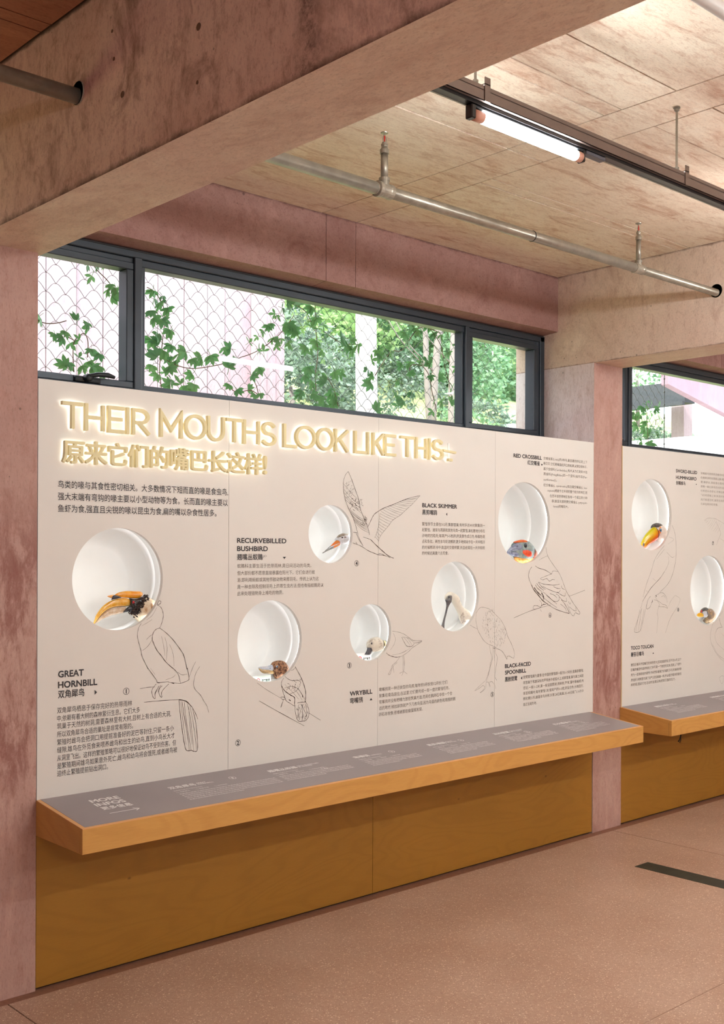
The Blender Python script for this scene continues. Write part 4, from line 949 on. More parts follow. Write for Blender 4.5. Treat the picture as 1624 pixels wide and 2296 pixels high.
def blob(K, p, rpx, y, sq=(1, 1, 1), mb=None):
    c = at('y', y, K[0] + p[0] / K[2], K[1] + p[1] / K[2]); e = at('y', y, K[0] + p[0] / K[2], K[1] + (p[1] + rpx) / K[2])
    return (mb or MB()).ball(c, (c - e).length, sq)
def bird(name, label, K, y=.05):
    c = at('y', y, K[0] + 600 / K[2], K[1] + 600 / K[2]); return empty(name, c, label, 'bird model', 'painted bird heads in the niches')

# 1 hornbill
K = (180, 1290, 8.12); y = .052
b1 = bird('hornbill_head', 'great hornbill head with yellow casque and long curved bill in the largest niche', K)
loft(K, [(900, 415), (960, 425), (1040, 425), (1130, 385), (1190, 385)], [(905, 560), (960, 700), (1020, 690), (1060, 660), (1120, 560)], y, .8).build('face', pmat('hornbill_face', srgb(28, 26, 30), srgb(60, 50, 48), 60), b1, smooth=True)
loft(K, [(1080, 420), (1180, 385), (1300, 430), (1420, 530), (1520, 640)], [(965, 700), (985, 760), (1070, 855), (1160, 980), (1290, 1080)], y + .004, .75).build('neck', pmat('hornbill_neck', srgb(226, 208, 182), srgb(176, 124, 72), 30, .5, .68, .7, 0, (1, 1, .5)), b1, smooth=True)
tf = MB()
for i in range(110):
    t = R.random(); q = px2(*K, [(1190 - 230 * t + R.uniform(-50, 50), 390 + 330 * t + R.uniform(-55, 55))])[0]
    c = at('y', y - .021 - .008 * R.random(), *q); d = Vector((R.uniform(.3, 1), R.uniform(-.25, 0), R.uniform(-.6, .55))).normalized() * R.uniform(.006, .013)
    tf.tube([tuple(c), tuple(c + d * .6 + Vector((0, 0, .001))), tuple(c + d)], [.0032, .0022, .0003], 5)
for i in range(40):
    q = px2(*K, [(880 + R.uniform(0, 180), 640 + R.uniform(0, 60))])[0]; c = at('y', y - .018, *q); d = Vector((R.uniform(-.3, .5), -.1, -1)).normalized() * R.uniform(.004, .009)
    tf.tube([tuple(c), tuple(c + d)], [.0024, .0003], 5)
tf.build('feather_tuft', pmat('hornbill_tuft', srgb(24, 20, 22), srgb(70, 44, 34), 80, rough=.8), b1)
strk = MB()
for i in range(70):
    t = R.random(); q = px2(*K, [(1140 + R.uniform(-70, 130), 470 + R.uniform(0, 330))])[0]; c = at('y', y - .0275 + .003 * t, *q)
    d = Vector((.25, .08, -1)).normalized() * R.uniform(.01, .02); strk.tube([tuple(c), tuple(c + d)], [.0007, .0003], 4)
strk.build('neck_plume', pmat('hornbill_plume', srgb(236, 226, 206), srgb(190, 150, 110), 50, rough=.8), b1)
loft(K, [(236, 875), (262, 800), (300, 705), (400, 572), (520, 482), (640, 432), (760, 410), (850, 415), (900, 440), (922, 478)], [(262, 884), (300, 825), (345, 765), (430, 672), (540, 602), (660, 570), (760, 562), (850, 560), (900, 545), (922, 500)], y, .55).build('upper_bill', pmat('hornbill_bill', srgb(222, 156, 30), srgb(240, 200, 110), 24, .38, .6, .25, .6), b1, smooth=True)
loft(K, [(262, 884), (300, 828), (345, 770), (430, 678), (540, 608), (660, 577), (760, 570), (830, 572)], [(268, 888), (320, 852), (370, 820), (480, 762), (600, 722), (700, 702), (760, 688), (810, 664)], y + .002, .5).build('lower_bill', pmat('hornbill_lower', srgb(222, 206, 186), srgb(196, 164, 130), 26, rough=.25, coat=.6), b1, smooth=True)
loft(K, [(592, 398), (640, 345), (700, 312), (800, 289), (900, 284), (1000, 290), (1085, 293), (1130, 318)], [(600, 412), (650, 408), (700, 404), (760, 404), (860, 410), (960, 420), (1060, 416), (1128, 370)], y - .002, .7).build('casque', pmat('hornbill_casque', srgb(236, 150, 20), srgb(244, 176, 60), 20, rough=.25, coat=.6), b1, smooth=True)
loft(K, [(495, 377), (540, 362), (605, 350)], [(498, 388), (545, 408), (600, 420)], y - .004, .7).build('casque_tip', pmat('hornbill_casque_tip', srgb(238, 160, 70), srgb(240, 180, 110), 30), b1, smooth=True)
loft(K, [(565, 440), (600, 370), (640, 362), (700, 378), (745, 402)], [(572, 448), (605, 438), (650, 430), (700, 416), (748, 408)], y - .010, .6).build('casque_band', pmat('hornbill_black', srgb(34, 30, 34), srgb(54, 48, 52), 40), b1, smooth=True)
loft(K, [(780, 672), (830, 612), (880, 566), (940, 562), (985, 590), (1000, 640)], [(785, 680), (840, 668), (890, 664), (940, 664), (985, 660), (1002, 650)], y - .006, .6).build('throat_skin', pmat('hornbill_throat', srgb(48, 48, 54), srgb(74, 72, 80), 40), b1, smooth=True)
MB().tube([tuple(at('y', y - .0125, *p)) for p in smooth_line(px2(*K, [(268, 880), (345, 768), (430, 676), (540, 606), (660, 573), (760, 566), (860, 562), (905, 545), (925, 490)]), 3)], .0008, 6).build('bill_line', M['black'], b1)
blob(K, (965, 480), 44, y - .0165, (1, .5, 1)).build('eye_ring', pmat('teal_skin', srgb(44, 72, 78), srgb(30, 40, 44), 60), b1, smooth=True)
ey = blob(K, (968, 490), 25, y - .0195, (1, .6, 1)).build('eye', pmat('red_eye', srgb(206, 20, 34), srgb(220, 40, 50), 40, rough=.1), b1, smooth=True)
blob(K, (966, 492), 9, y - .0228, (1, .5, 1)).build('pupil', M['black'], ey, smooth=True)

# 2 bushbird
K = (540, 1460, 10.15); y = .052
b2 = bird('bushbird_head', 'speckled brown bushbird head with upturned grey and tan bill', K)
spk = pmat('speckled_brown', srgb(168, 124, 92), srgb(82, 50, 34), 95, .44, .56, .7, 0)
loft(K, [(688, 318), (715, 275), (760, 236), (870, 210), (970, 230), (1035, 305), (1072, 430), (1120, 560), (1180, 660)], [(700, 400), (722, 428), (755, 455), (775, 500), (765, 530), (775, 580), (815, 650), (870, 740), (930, 820)], y, .85, 22).build('head', spk, b2, smooth=True)
loft(K, [(398, 378), (430, 358), (540, 346), (640, 330), (705, 305)], [(404, 388), (470, 405), (560, 418), (640, 424), (730, 430)], y - .004, .6).build('upper_bill', pmat('grey_bill', srgb(176, 186, 204), srgb(206, 206, 210), 40, rough=.25, coat=.5), b2, smooth=True)
loft(K, [(408, 390), (480, 412), (560, 426), (640, 430), (740, 452)], [(418, 420), (468, 478), (530, 508), (620, 514), (752, 520)], y - .002, .5).build('lower_bill', pmat('tan_bill', srgb(204, 170, 110), srgb(176, 150, 112), 40, rough=.25, coat=.5), b2, smooth=True)
blob(K, (670, 392), 10, y - .0125, (1, .6, 1)).build('nostril', M['black'], b2, smooth=True)
e = blob(K, (828, 350), 30, y - .0222, (1.2, .45, .8)).build('eye', pmat('pale_blue_eye', srgb(170, 196, 224), srgb(120, 150, 190), 60, rough=.1), b2, smooth=True)
blob(K, (842, 352), 15, y - .0252, (1, .4, 1)).build('pupil', M['black'], e, smooth=True)

# 3 wrybill
K = (790, 1400, 16.24); y = .036
b3 = bird('wrybill_head', 'small white and grey plover head with dark collar, in the smallest low niche', K)
loft(K, [(532, 760), (560, 660), (610, 590), (700, 512), (830, 462), (950, 470), (1040, 540)], [(545, 850), (600, 905), (680, 975), (760, 1005), (860, 995), (950, 970), (1020, 945)], y, .85, 22).build('head', pmat('plover_white', srgb(232, 226, 212), srgb(168, 152, 138), 55, .5, .68, .7, 0), b3, smooth=True)
loft(K, [(1030, 535), (1070, 565), (1100, 580)], [(1005, 950), (1050, 925), (1080, 900)], y, .86, 22).build('collar', pmat('plover_collar', srgb(62, 54, 44), srgb(104, 92, 60), 70, rough=.7), b3, smooth=True)
loft(K, [(1085, 575), (1150, 590), (1180, 592)], [(1070, 905), (1110, 885), (1140, 870)], y, .84, 22).build('neck', pmat('plover_neck', srgb(206, 190, 150), srgb(190, 176, 120), 50, rough=.7), b3, smooth=True)
loft(K, [(1170, 590), (1290, 600), (1400, 620), (1500, 660)], [(1130, 872), (1230, 830), (1330, 790), (1440, 760)], y + .002, .84, 22).build('nape', pmat('plover_nape', srgb(84, 88, 98), srgb(60, 58, 44), 50, rough=.7), b3, smooth=True)
loft(K, [(560, 850), (540, 940), (500, 1020), (460, 1100)], [(775, 860), (735, 945), (700, 1020), (640, 1110)], y - .006, .5).build('bill', pmat('plover_bill', srgb(92, 92, 102), srgb(70, 68, 76), 60, rough=.3), b3, smooth=True)
e = blob(K, (712, 692), 42, y - .0275, (.9, .4, 1.2)).build('eye_ring', pmat('plover_ring', srgb(140, 140, 146), srgb(180, 178, 176), 60), b3, smooth=True)
blob(K, (715, 695), 26, y - .0305, (.9, .5, 1.1)).build('pupil', M['black'], e, smooth=True)

# 4 skimmer
K = (700, 1160, 13.53); y = .040
b4 = bird('skimmer_head', 'white skimmer head with grey cap and orange, grey-tipped bill', K)
loft(K, [(700, 665), (760, 600), (830, 530), (920, 495), (1040, 500), (1165, 512), (1290, 525), (1400, 540)], [(855, 790), (880, 812), (930, 822), (1000, 815), (1100, 795), (1165, 778), (1290, 765), (1400, 750)], y, .85).build('head', pmat('skimmer_white', srgb(222, 224, 230), srgb(196, 196, 200), 50, rough=.6), b4, smooth=True)
loft(K, [(745, 605), (800, 545), (860, 505), (930, 484), (1040, 490), (1170, 505), (1290, 515)], [(765, 612), (820, 612), (880, 622), (950, 636), (1060, 622), (1165, 600), (1290, 590)], y - .0075, .75).build('cap', pmat('skimmer_cap', srgb(172, 164, 154), srgb(128, 112, 96), 70, rough=.7), b4, smooth=True)
blob(K, (920, 612), 26, y - .021, (1.4, .4, .8)).build('eye', M['black'], b4, smooth=True)
blob(K, (1010, 600), 24, y - .020, (2.2, .35, .6)).build('eye_stripe', pmat('rust_brown', srgb(122, 62, 34), srgb(90, 44, 30), 60), b4, smooth=True)
org = pmat('orange_bill', srgb(226, 110, 24), srgb(206, 120, 36), 40, rough=.25, coat=.5); gry = pmat('slate_bill', srgb(112, 116, 122), srgb(140, 140, 140), 40, rough=.3)
loft(K, [(740, 695), (690, 735), (620, 805), (560, 862)], [(880, 745), (810, 790), (720, 820), (570, 885)], y - .006, .45).build('upper_bill', org, b4, smooth=True)
loft(K, [(560, 862), (520, 895), (460, 950), (385, 1010)], [(600, 872), (540, 905), (480, 965), (395, 1020)], y - .006, .5).build('upper_bill_tip', gry, b4, smooth=True)
loft(K, [(850, 780), (800, 800), (720, 838), (650, 875)], [(830, 850), (780, 880), (700, 920), (640, 945)], y - .004, .4).build('lower_bill', org, b4, smooth=True)
loft(K, [(650, 875), (560, 920), (440, 990), (315, 1070)], [(640, 945), (580, 972), (450, 1030), (322, 1096)], y - .004, .5).build('lower_bill_tip', gry, b4, smooth=True)

# 5 spoonbill
K = (950, 1300, 11.6); y = .050
b5 = bird('spoonbill_head', 'white spoonbill head and bent neck with long dark bill, in the niche right of centre', K)
loft(K, [(548, 490), (560, 440), (590, 380), (680, 312), (800, 350), (890, 430), (940, 560), (1000, 690), (1130, 780), (1260, 880), (1400, 1000)], [(585, 520), (610, 500), (640, 500), (690, 520), (730, 545), (765, 610), (840, 740), (930, 920), (985, 1080), (1060, 1180), (1200, 1260)], y, .8, 22).build('neck', pmat('spoonbill_white', srgb(236, 230, 216), srgb(206, 196, 188), 30, .5, .7, .6, 0), b5, smooth=True)
drk = pmat('spoonbill_dark', srgb(82, 84, 92), srgb(108, 106, 106), 60, rough=.35)
loft(K, [(660, 405), (640, 430), (622, 500), (568, 520), (588, 600), (590, 700), (562, 850), (508, 1050), (470, 1190), (455, 1260)], [(720, 405), (738, 430), (735, 500), (720, 580), (692, 620), (642, 720), (600, 880), (552, 1080), (540, 1225), (545, 1290)], y - .022, .4).build('bill', drk, b5, smooth=True)
blob(K, (668, 458), 18, y - .032, (1, .5, 1)).build('eye', M['black'], b5, smooth=True)
bk = MB()
for i in range(150):
    q = px2(*K, [(1010 + R.uniform(-40, 190), 900 + R.uniform(-60, 230))])[0]; c = at('y', y - .020, *q); d = Vector((R.uniform(-.5, .3), .35, -1)).normalized() * .009
    bk.tube([tuple(c), tuple(c + d)], [.0016, .0003], 4)
bk.build('feather_tuft', pmat('spoonbill_tuft', srgb(220, 208, 196), srgb(168, 154, 146), 60, rough=.8), b5)

# 6 crossbill
K = (1120, 1190, 14.76); y = .058
b6 = bird('crossbill_head', 'red, orange and blue-grey crossbill head with stout crossed bill', K)
loft(K, [(440, 430), (540, 345), (700, 310), (880, 325), (1020, 405), (1140, 545), (1210, 680), (1260, 800), (1330, 900)], [(500, 870), (545, 960), (640, 1040), (780, 1062), (930, 1040), (1060, 975), (1160, 915), (1230, 880), (1310, 960)], y, .5, 24).build('head', pmat('teal_grey_plumage', srgb(110, 134, 138), srgb(150, 160, 156), 60, rough=.5), b6, smooth=True)
loft(K, [(470, 372), (560, 335), (700, 300), (840, 305), (930, 345)], [(500, 400), (600, 400), (700, 402), (800, 400), (920, 390)], y - .012, .8).build('crown', pmat('orange_crown', srgb(232, 120, 40), srgb(214, 84, 40), 50, rough=.5), b6, smooth=True)
loft(K, [(760, 640), (850, 620), (960, 630), (1050, 690)], [(770, 760), (850, 820), (960, 870), (1060, 850)], y - .0265, .4).build('cheek', pmat('red_cheek', srgb(214, 40, 20), srgb(230, 90, 30), 110, rough=.5), b6, smooth=True)
loft(K, [(510, 870), (640, 880), (800, 880), (950, 900), (1100, 890)], [(545, 985), (640, 1068), (780, 1090), (950, 1062), (1120, 950)], y - .012, .9).build('throat', pmat('amber_throat', srgb(246, 196, 110), srgb(228, 130, 40), 70, rough=.4), b6, smooth=True)
loft(K, [(1150, 600), (1215, 690), (1250, 790), (1290, 860)], [(1080, 960), (1130, 935), (1180, 910), (1240, 900)], y - .010, .7).build('nape', pmat('red_nape', srgb(196, 70, 44), srgb(150, 110, 90), 70, rough=.5), b6, smooth=True)
bb = pmat('blue_grey_bill', srgb(96, 104, 132), srgb(150, 160, 186), 30, rough=.15, coat=.8)
loft(K, [(250, 780), (262, 700), (300, 630), (360, 560), (440, 485), (560, 415), (690, 430)], [(285, 810), (320, 740), (370, 700), (450, 675), (560, 668), (650, 682), (735, 690)], y - .014, .6).build('upper_bill', bb, b6, smooth=True)
loft(K, [(335, 730), (400, 700), (500, 690), (600, 695), (715, 705)], [(350, 790), (410, 830), (500, 862), (600, 880), (730, 885)], y - .013, .6).build('lower_bill', bb, b6, smooth=True)
e = blob(K, (875, 490), 82, y - .0275, (1, .4, 1)).build('eye_ring', pmat('dark_slate', srgb(52, 62, 76), srgb(80, 90, 104), 50), b6, smooth=True)
blob(K, (885, 500), 42, y - .0335, (1, .5, 1)).build('pupil', plain('glossy_black_eye', srgb(16, 14, 16), .06), e, smooth=True)
blob(K, (600, 515), 24, y - .027, (2, .3, .5)).build('nostril', M['black'], b6, smooth=True)

# 7 toucan
K = (1420, 1160, 16.24); y = .050
b7 = bird('toucan_head', 'toucan head with yellow and orange bill and blue eye', K)
loft(K, [(690, 350), (760, 270), (840, 235), (930, 230), (1010, 260), (1100, 360), (1180, 490), (1290, 620), (1420, 780)], [(850, 560), (900, 700), (930, 790), (950, 860), (970, 940), (1010, 1020), (1090, 1090), (1220, 1160), (1350, 1240)], y, .7, 22).build('throat', pmat('toucan_white', srgb(228, 216, 206), srgb(214, 200, 190), 40, rough=.6), b7, smooth=True)
loft(K, [(648, 380), (700, 275), (800, 215), (900, 205), (1010, 240), (1085, 315), (1125, 385)], [(690, 372), (770, 345), (840, 372), (890, 392), (960, 345), (1040, 320), (1100, 392)], y - .016, .8).build('cap', pmat('toucan_black', srgb(66, 60, 60), srgb(96, 88, 86), 60, rough=.5), b7, smooth=True)
MB().tube([tuple(at('y', y - .021, *p)) for p in px2(*K, [(1080, 330), (1125, 400), (1160, 490), (1200, 560), (1225, 615)])], [.002, .002, .0016, .0014, .0016], 6).build('neck_line', M['black'], b7)
up, lo = [(312, 1000), (300, 940), (370, 780), (470, 620), (590, 480), (700, 380), (780, 345), (850, 380)], [(450, 1110), (480, 1090), (560, 1010), (740, 905), (880, 800), (925, 700), (935, 580), (910, 480)]
md = [((a[0] * .45 + b_[0] * .55), (a[1] * .45 + b_[1] * .55)) for a, b_ in zip(up, lo)]
def bill_grad():
    m, n, l, b = newmat('toucan_bill_gradient'); g = n.new('ShaderNodeTexCoord'); s = n.new('ShaderNodeSeparateXYZ'); l.new(g.outputs['Generated'], s.inputs[0])
    # across the bill: from yellow on the upper side to red-orange below
    a = n.new('ShaderNodeMath'); a.operation = 'SUBTRACT'; l.new(s.outputs['X'], a.inputs[0]); l.new(s.outputs['Z'], a.inputs[1])
    c = mixc(n, l, ramp(n, l, a.outputs[0], -.28, .12), srgb(222, 206, 16), srgb(240, 140, 16)); c = mixc(n, l, ramp(n, l, a.outputs[0], .02, .32), c, srgb(226, 58, 14))
    l.new(c, b.inputs['Base Color']); b.inputs['Roughness'].default_value = .25; b.inputs['Coat Weight'].default_value = .6; return m
tb = bill_grad()
loft(K, up, lo, y - .008, .42, 24).build('bill', tb, b7, smooth=True)
blob(K, (388, 1000), 62, y - .0175, (.62, .35, 1.1)).build('bill_tip', pmat('toucan_tip', srgb(104, 116, 140), srgb(70, 70, 84), 60), b7, smooth=True)
MB().tube([tuple(at('y', y - .030, *p)) for p in px2(*K, [(850, 380), (905, 470), (935, 570), (945, 650), (915, 740)])], .0017, 6).build('bill_edge', M['black'], b7)
MB().tube([tuple(at('y', y - .0285, *p)) for p in px2(*K, [(470, 1060), (600, 900), (720, 800), (900, 720)])], .0007, 6).build('bill_line', pmat('bill_line_brown', srgb(150, 60, 20), srgb(120, 50, 20), 20), b7)
blob(K, (985, 460), 128, y - .025, (.74, .35, 1)).build('eye_patch', pmat('orange_skin', srgb(238, 120, 24), srgb(244, 140, 50), 40), b7, smooth=True)
e = blob(K, (1010, 465), 72, y - .033, (.72, .3, 1)).build('eye_ring', pmat('blue_ring', srgb(70, 160, 214), srgb(110, 190, 226), 40, rough=.15), b7, smooth=True)
blob(K, (1015, 470), 42, y - .0365, (.72, .3, 1)).build('pupil', plain('navy_eye', srgb(16, 40, 90), .1), e, smooth=True)

# 8 puffin
K = (1540, 1340, 19.33); y = .060
b8 = bird('puffin_head', 'puffin head with yellow beak, white face and brown curled neck', K)
loft(K, [(610, 600), (660, 505), (760, 437), (850, 432), (940, 470), (1050, 480), (1130, 570), (1190, 740), (1180, 900), (1080, 1050), (930, 1130)], [(650, 700), (700, 690), (760, 700), (820, 720), (850, 730), (880, 740), (900, 760), (910, 800), (900, 840), (850, 870), (760, 960)], y, .7, 24).build('neck', pmat('brown_grey_plumage', srgb(128, 112, 100), srgb(166, 138, 104), 40, rough=.7), b8, smooth=True)
loft(K, [(600, 590), (660, 500), (760, 432), (850, 428), (930, 470)], [(650, 600), (720, 575), (800, 560), (860, 560), (930, 540)], y - .013, .8).build('cap', pmat('grey_cap', srgb(104, 108, 106), srgb(80, 78, 78), 60, rough=.6), b8, smooth=True)
loft(K, [(690, 620), (750, 580), (830, 580), (890, 620)], [(720, 800), (780, 850), (850, 860), (900, 800)], y - .021, .5).build('face', pmat('white_face', srgb(222, 228, 236), srgb(204, 210, 222), 40), b8, smooth=True)
blob(K, (905, 680), 85, y - .030, (.5, .3, 1)).build('eye_patch', pmat('slate_patch', srgb(92, 94, 106), srgb(120, 118, 128), 40), b8, smooth=True)
blob(K, (650, 590), 62, y - .026, (.8, .4, 1)).build('brow', pmat('red_brow', srgb(222, 84, 84), srgb(200, 60, 60), 50), b8, smooth=True)
loft(K, [(450, 735), (530, 665), (610, 650), (700, 690), (740, 740)], [(465, 810), (550, 840), (650, 842), (730, 820), (750, 790)], y - .020, .45).build('bill', pmat('yellow_bill', srgb(248, 182, 30), srgb(250, 206, 90), 40, rough=.25), b8, smooth=True)
blob(K, (1040, 585), 45, y - .036, (1, .4, 1)).build('ear_spot', pmat('pale_spot', srgb(214, 196, 184), srgb(190, 170, 160), 40), b8, smooth=True)
blob(K, (880, 1000), 120, y - .012, (1, .5, 1)).build('chin', pmat('tan_chin', srgb(176, 152, 112), srgb(130, 104, 72), 60, rough=.7), b8, smooth=True)

# ------------------------------------------------------------------ do-not-touch cards inside two niches
def card(x0, x1, ztop, h, y, mat, label):
    c = empty('notice_card', ((x0 + x1) / 2, y, ztop - h), label, 'card')
    MB().box(x0, x1, y, y + .0015, ztop - h, ztop).build('card_sheet', mat, c)
    w_ = x1 - x0; mb = MB(); cx, cz = x0 + w_ * .30, ztop - h * .5; r = h * .24
    for q in range(22):
        a = 2 * math.pi * q / 22
        for rr in (r, r * .72): mb.v.append((cx + rr * math.cos(a), y - .0006, cz + rr * math.sin(a)))
    for q in range(22): q2 = (q + 1) % 22; mb.f.append((2 * q, 2 * q + 1, 2 * q2 + 1, 2 * q2))
    mb.add([(cx - r * .6, y - .0006, cz + r * .5), (cx - r * .45, y - .0006, cz + r * .65), (cx + r * .6, y - .0006, cz - r * .5), (cx + r * .45, y - .0006, cz - r * .65)], [(0, 1, 2, 3)])
    mb.ball((cx, y - .0004, cz - r * .1), r * .36, (1, .05, 1), 10, 6)
    mb.build('prohibition_sign', plain('sign_red', srgb(206, 52, 60), .5), c)
    v, f = text_data('请勿触摸', .01, 1); mn = min(p[0] for p in v); mx = max(p[0] for p in v); k = w_ * .46 / (mx - mn)
    MB().add([(x0 + w_ * .48 + (p[0] - mn) * k, y - .0006, cz - h * .12 + p[1] * h * .30) for p in v], f).build('printed_text', M['ink'], c)
p0 = at('y', .034, 796, 1465.2); p1 = at('y', .034, 832.6, 1463.2)
card(p0.x, p1.x, p1.z + .001, .056, .034, plain('card_white', srgb(244, 244, 242), .4), 'small white do-not-touch card in the niche of the plover head')
p0 = at('y', .034, 567, 1513); p1 = at('y', .034, 607.5, 1513)
card(p0.x, p1.x, p1.z, .042, .034, plain('card_green', srgb(206, 220, 212), .3), 'pale green do-not-touch card in the niche of the brown bushbird head')

# ------------------------------------------------------------------ sprinkler pipe and conduits
pr = .0232
pipe = empty('sprinkler_pipe', (3.5, PIPE_Y, PIPE_Z), 'thin galvanised pipe running through the two concrete beams below the ceiling', 'pipe')
MB().tube([(-3, PIPE_Y, PIPE_Z), (2.80, PIPE_Y, PIPE_Z)], pr, 20, True).build('pipe_run', M['steel'], pipe, smooth=True)
MB().tube([(2.80, PIPE_Y, PIPE_Z), (4.48, PIPE_Y, PIPE_Z)], pr * .93, 20).build('pipe_run', M['steel'], pipe, smooth=True)
MB().tube([(4.48, PIPE_Y, PIPE_Z), (10, PIPE_Y, PIPE_Z)], pr * .82, 20).build('pipe_run', M['steel'], pipe, smooth=True)
MB().lathe([(pr * 1.02, -.001), (pr * 1.02, .001)], (3.72, PIPE_Y, PIPE_Z), 'x', 20).build('pipe_joint', M['black'], pipe)
for tx, r0 in ((at('y', PIPE_Y, 862, 432).x, 1.), (at('y', PIPE_Y, 1432, 602).x, .84), (at('y', PIPE_Y, 862, 432).x + PITCH, .84)):
    r = pr * r0
    t = MB().lathe([(r * 1.05, -.040), (r * 1.28, -.038), (r * 1.28, -.024), (r * 1.12, -.016), (r * 1.12, .014), (r * 1.2, .02), (r * 1.22, .034), (r * .95, .038)], (tx, PIPE_Y, PIPE_Z), 'x', 20)
    t.lathe([(r * .8, 0), (r * .8, r * 1.5), (r * .9, r * 1.5), (r * .9, r * 2.0), (r * .7, r * 2.0)], (tx, PIPE_Y, PIPE_Z), 'z', 18)
    t.build('tee_fitting', M['steel'], pipe, smooth=False)
    z0 = PIPE_Z + r * 1.9; rr = r * .60; top = 3.166
    rs = MB().tube([(tx, PIPE_Y, z0), (tx, PIPE_Y, top - .078)], rr, 16).build('riser', M['steel'], pipe, smooth=True)
    hd = empty('sprinkler_head', (tx, PIPE_Y, top - .08)); hd.parent = pipe; hd.matrix_parent_inverse = Matrix.Translation(-Vector(pipe.location))
    zb = top - .085
    MB().lathe([(rr * 1.22, 0), (rr * 1.22, .016), (rr * 1.0, .019), (rr * .8, .026), (rr * .95, .030), (rr * .95, .036), (rr * .7, .038), (rr * .7, .043)], (tx, PIPE_Y, zb), 'z', 16).build('coupling', M['steel'], hd)
    y_ = MB()
    for sx in (-1, 1): y_.tube([(tx + sx * rr * .55, PIPE_Y, zb + .04), (tx + sx * rr * .62, PIPE_Y, zb + .055), (tx + sx * rr * .25, PIPE_Y, zb + .070), (tx, PIPE_Y, zb + .076)], .0016, 6)
    y_.build('frame_arm', M['steel'], hd)
    MB().tube([(tx, PIPE_Y, zb + .042), (tx, PIPE_Y, zb + .068)], .0028, 8).build('glass_bulb', M['brass_red'], hd)
    MB().lathe([(0.001, 0), (.014, .0005), (.015, .003), (.0, .004)], (tx, PIPE_Y, zb + .076), 'z', 14).build('deflector', M['steel'], hd)
# pale sleeves cast in the beam faces round the pipe
for bx_ in (XW - .001, XL2 - .001):
    mb = MB().lathe([(.0345, -.003), (.0345, .12), (.0305, .12), (.0305, -.003), (.0345, -.003)], (bx_, PIPE_Y, PIPE_Z + .010), 'x', 24)
    mb.build('pipe_sleeve', plain('pale_sleeve', srgb(150, 136, 122), .6), pipe)
p = at('z', 3.0, 1600, 10)
cd_ = MB().tube([(-3, p.y, 3.0), (10, p.y, 3.0)], .019, 16).build('conduit', plain('pale_conduit', srgb(196, 190, 186), .4), None, smooth=True)
tag(cd_, 'pale round conduit under the ceiling, cut by the top right corner of the frame', 'pipe')

# ------------------------------------------------------------------ hanging channel with its tube lamp
def channel_run(yc, zb, x_list, lamps, label, laber, x0=-2.9, x1=9.9):
    ch = empty('lighting_channel', (3.5, yc, zb), label, 'lighting track')
    hh = .044; wd_ = .060
    mb = MB(); t = .002
    mb.box(x0, x1, yc - wd_ / 2, yc - wd_ / 2 + t, zb, zb + hh); mb.box(x0, x1, yc + wd_ / 2 - t, yc + wd_ / 2, zb, zb + hh)
    mb.box(x0, x1, yc - wd_ / 2, yc - wd_ / 2 + .011, zb, zb + t); mb.box(x0, x1, yc + wd_ / 2 - .011, yc + wd_ / 2, zb, zb + t); mb.box(x0, x1, yc - wd_ / 2, yc + wd_ / 2, zb + .030, zb + .032)
    mb.build('channel_body', M['bracket'], ch)
    tr = MB().box(x0, x1, yc - .017, yc + .017, zb - .010, zb + .029); tr.build('track', M['black'], ch)
    MB().box(x0, x1, yc + .009, yc + .013, zb - .0115, zb - .0095).build('track_edge', M['steel'], ch)
    MB().box(max(1.95, x0 + .05), min(9.0, x1 - .05), yc - .012, yc + .012, zb + .034, zb + .038).build('uplight_strip', M['uplight_dim' if yc > -3 else ('uplight_mid' if yc > -4 else 'uplight')], ch)  # hidden glowing strip, added on the channel to brighten the ceiling
    for hx in x_list:
        hg = empty('hanger', (hx, yc, zb)); hg.parent = ch; hg.matrix_parent_inverse = Matrix.Translation(-Vector(ch.location))
        MB().tube([(hx, yc, zb + hh + .012), (hx, yc, ZC - .004)], .0042, 8).build('rod', M['steel'], hg)
        s_ = MB().box(hx + .006, hx + .030, yc - wd_ / 2 - .003, yc - wd_ / 2 - .0005, zb - .001, zb + hh + .026)
        s_.box(hx + .006, hx + .030, yc + wd_ / 2 + .0005, yc + wd_ / 2 + .003, zb - .001, zb + hh + .026); s_.box(hx + .006, hx + .030, yc - wd_ / 2 - .003, yc + wd_ / 2 + .003, zb + hh + .004, zb + hh + .007)
        s_.build('strap', M['bracket'], hg)
        n_ = MB(); 
        for zz in (zb + hh + .008, zb + hh + .017, ZC - .016): n_.lathe([(.009, 0), (.009, .007)], (hx, yc, zz), 'z', 6)
        n_.lathe([(.013, 0), (.013, .0015)], (hx, yc, ZC - .006), 'z', 14); n_.build('nut', M['steel'], hg)
    for i, (a, b_) in enumerate(lamps):
        lm = empty('tube_lamp', ((a + b_) / 2, yc, zb - .03), laber[i], 'tube light')
        zt = zb - .036
        MB().tube([(a + .045, yc, zt), (b_ - .03, yc, zt)], .0165, 20).build('glow_tube', M['tube'], lm, smooth=True)
        MB().tube([(a + .006, yc, zt), (a + .045, yc, zt)], .0168, 20).build('end_cap', M['tube_cap'], lm, smooth=True)
        MB().tube([(b_ - .03, yc, zt), (b_ - .004, yc, zt)], .0168, 20).build('end_cap', M['tube_cap'], lm, smooth=True)
        MB().box(a, b_, yc - .012, yc + .012, zb - .018, zb - .0105, .002).build('lamp_housing', M['frame_dark'], lm)
        MB().box(a - .014, a + .006, yc - .014, yc + .014, zt - .016, zb - .0105, .003).build('lamp_bracket', M['black'], lm)
        MB().box(b_ - .004, b_ + .008, yc - .014, yc + .014, zt - .016, zb - .0105, .003).build('lamp_bracket', M['black'], lm)
        MB().box(b_ + .014, b_ + .12, yc - .013, yc + .013, zb - .022, zb - .0105, .002).build('driver_box', plain('driver_grey', srgb(86, 86, 96), .4), lm)
    return ch
TY = -1.571
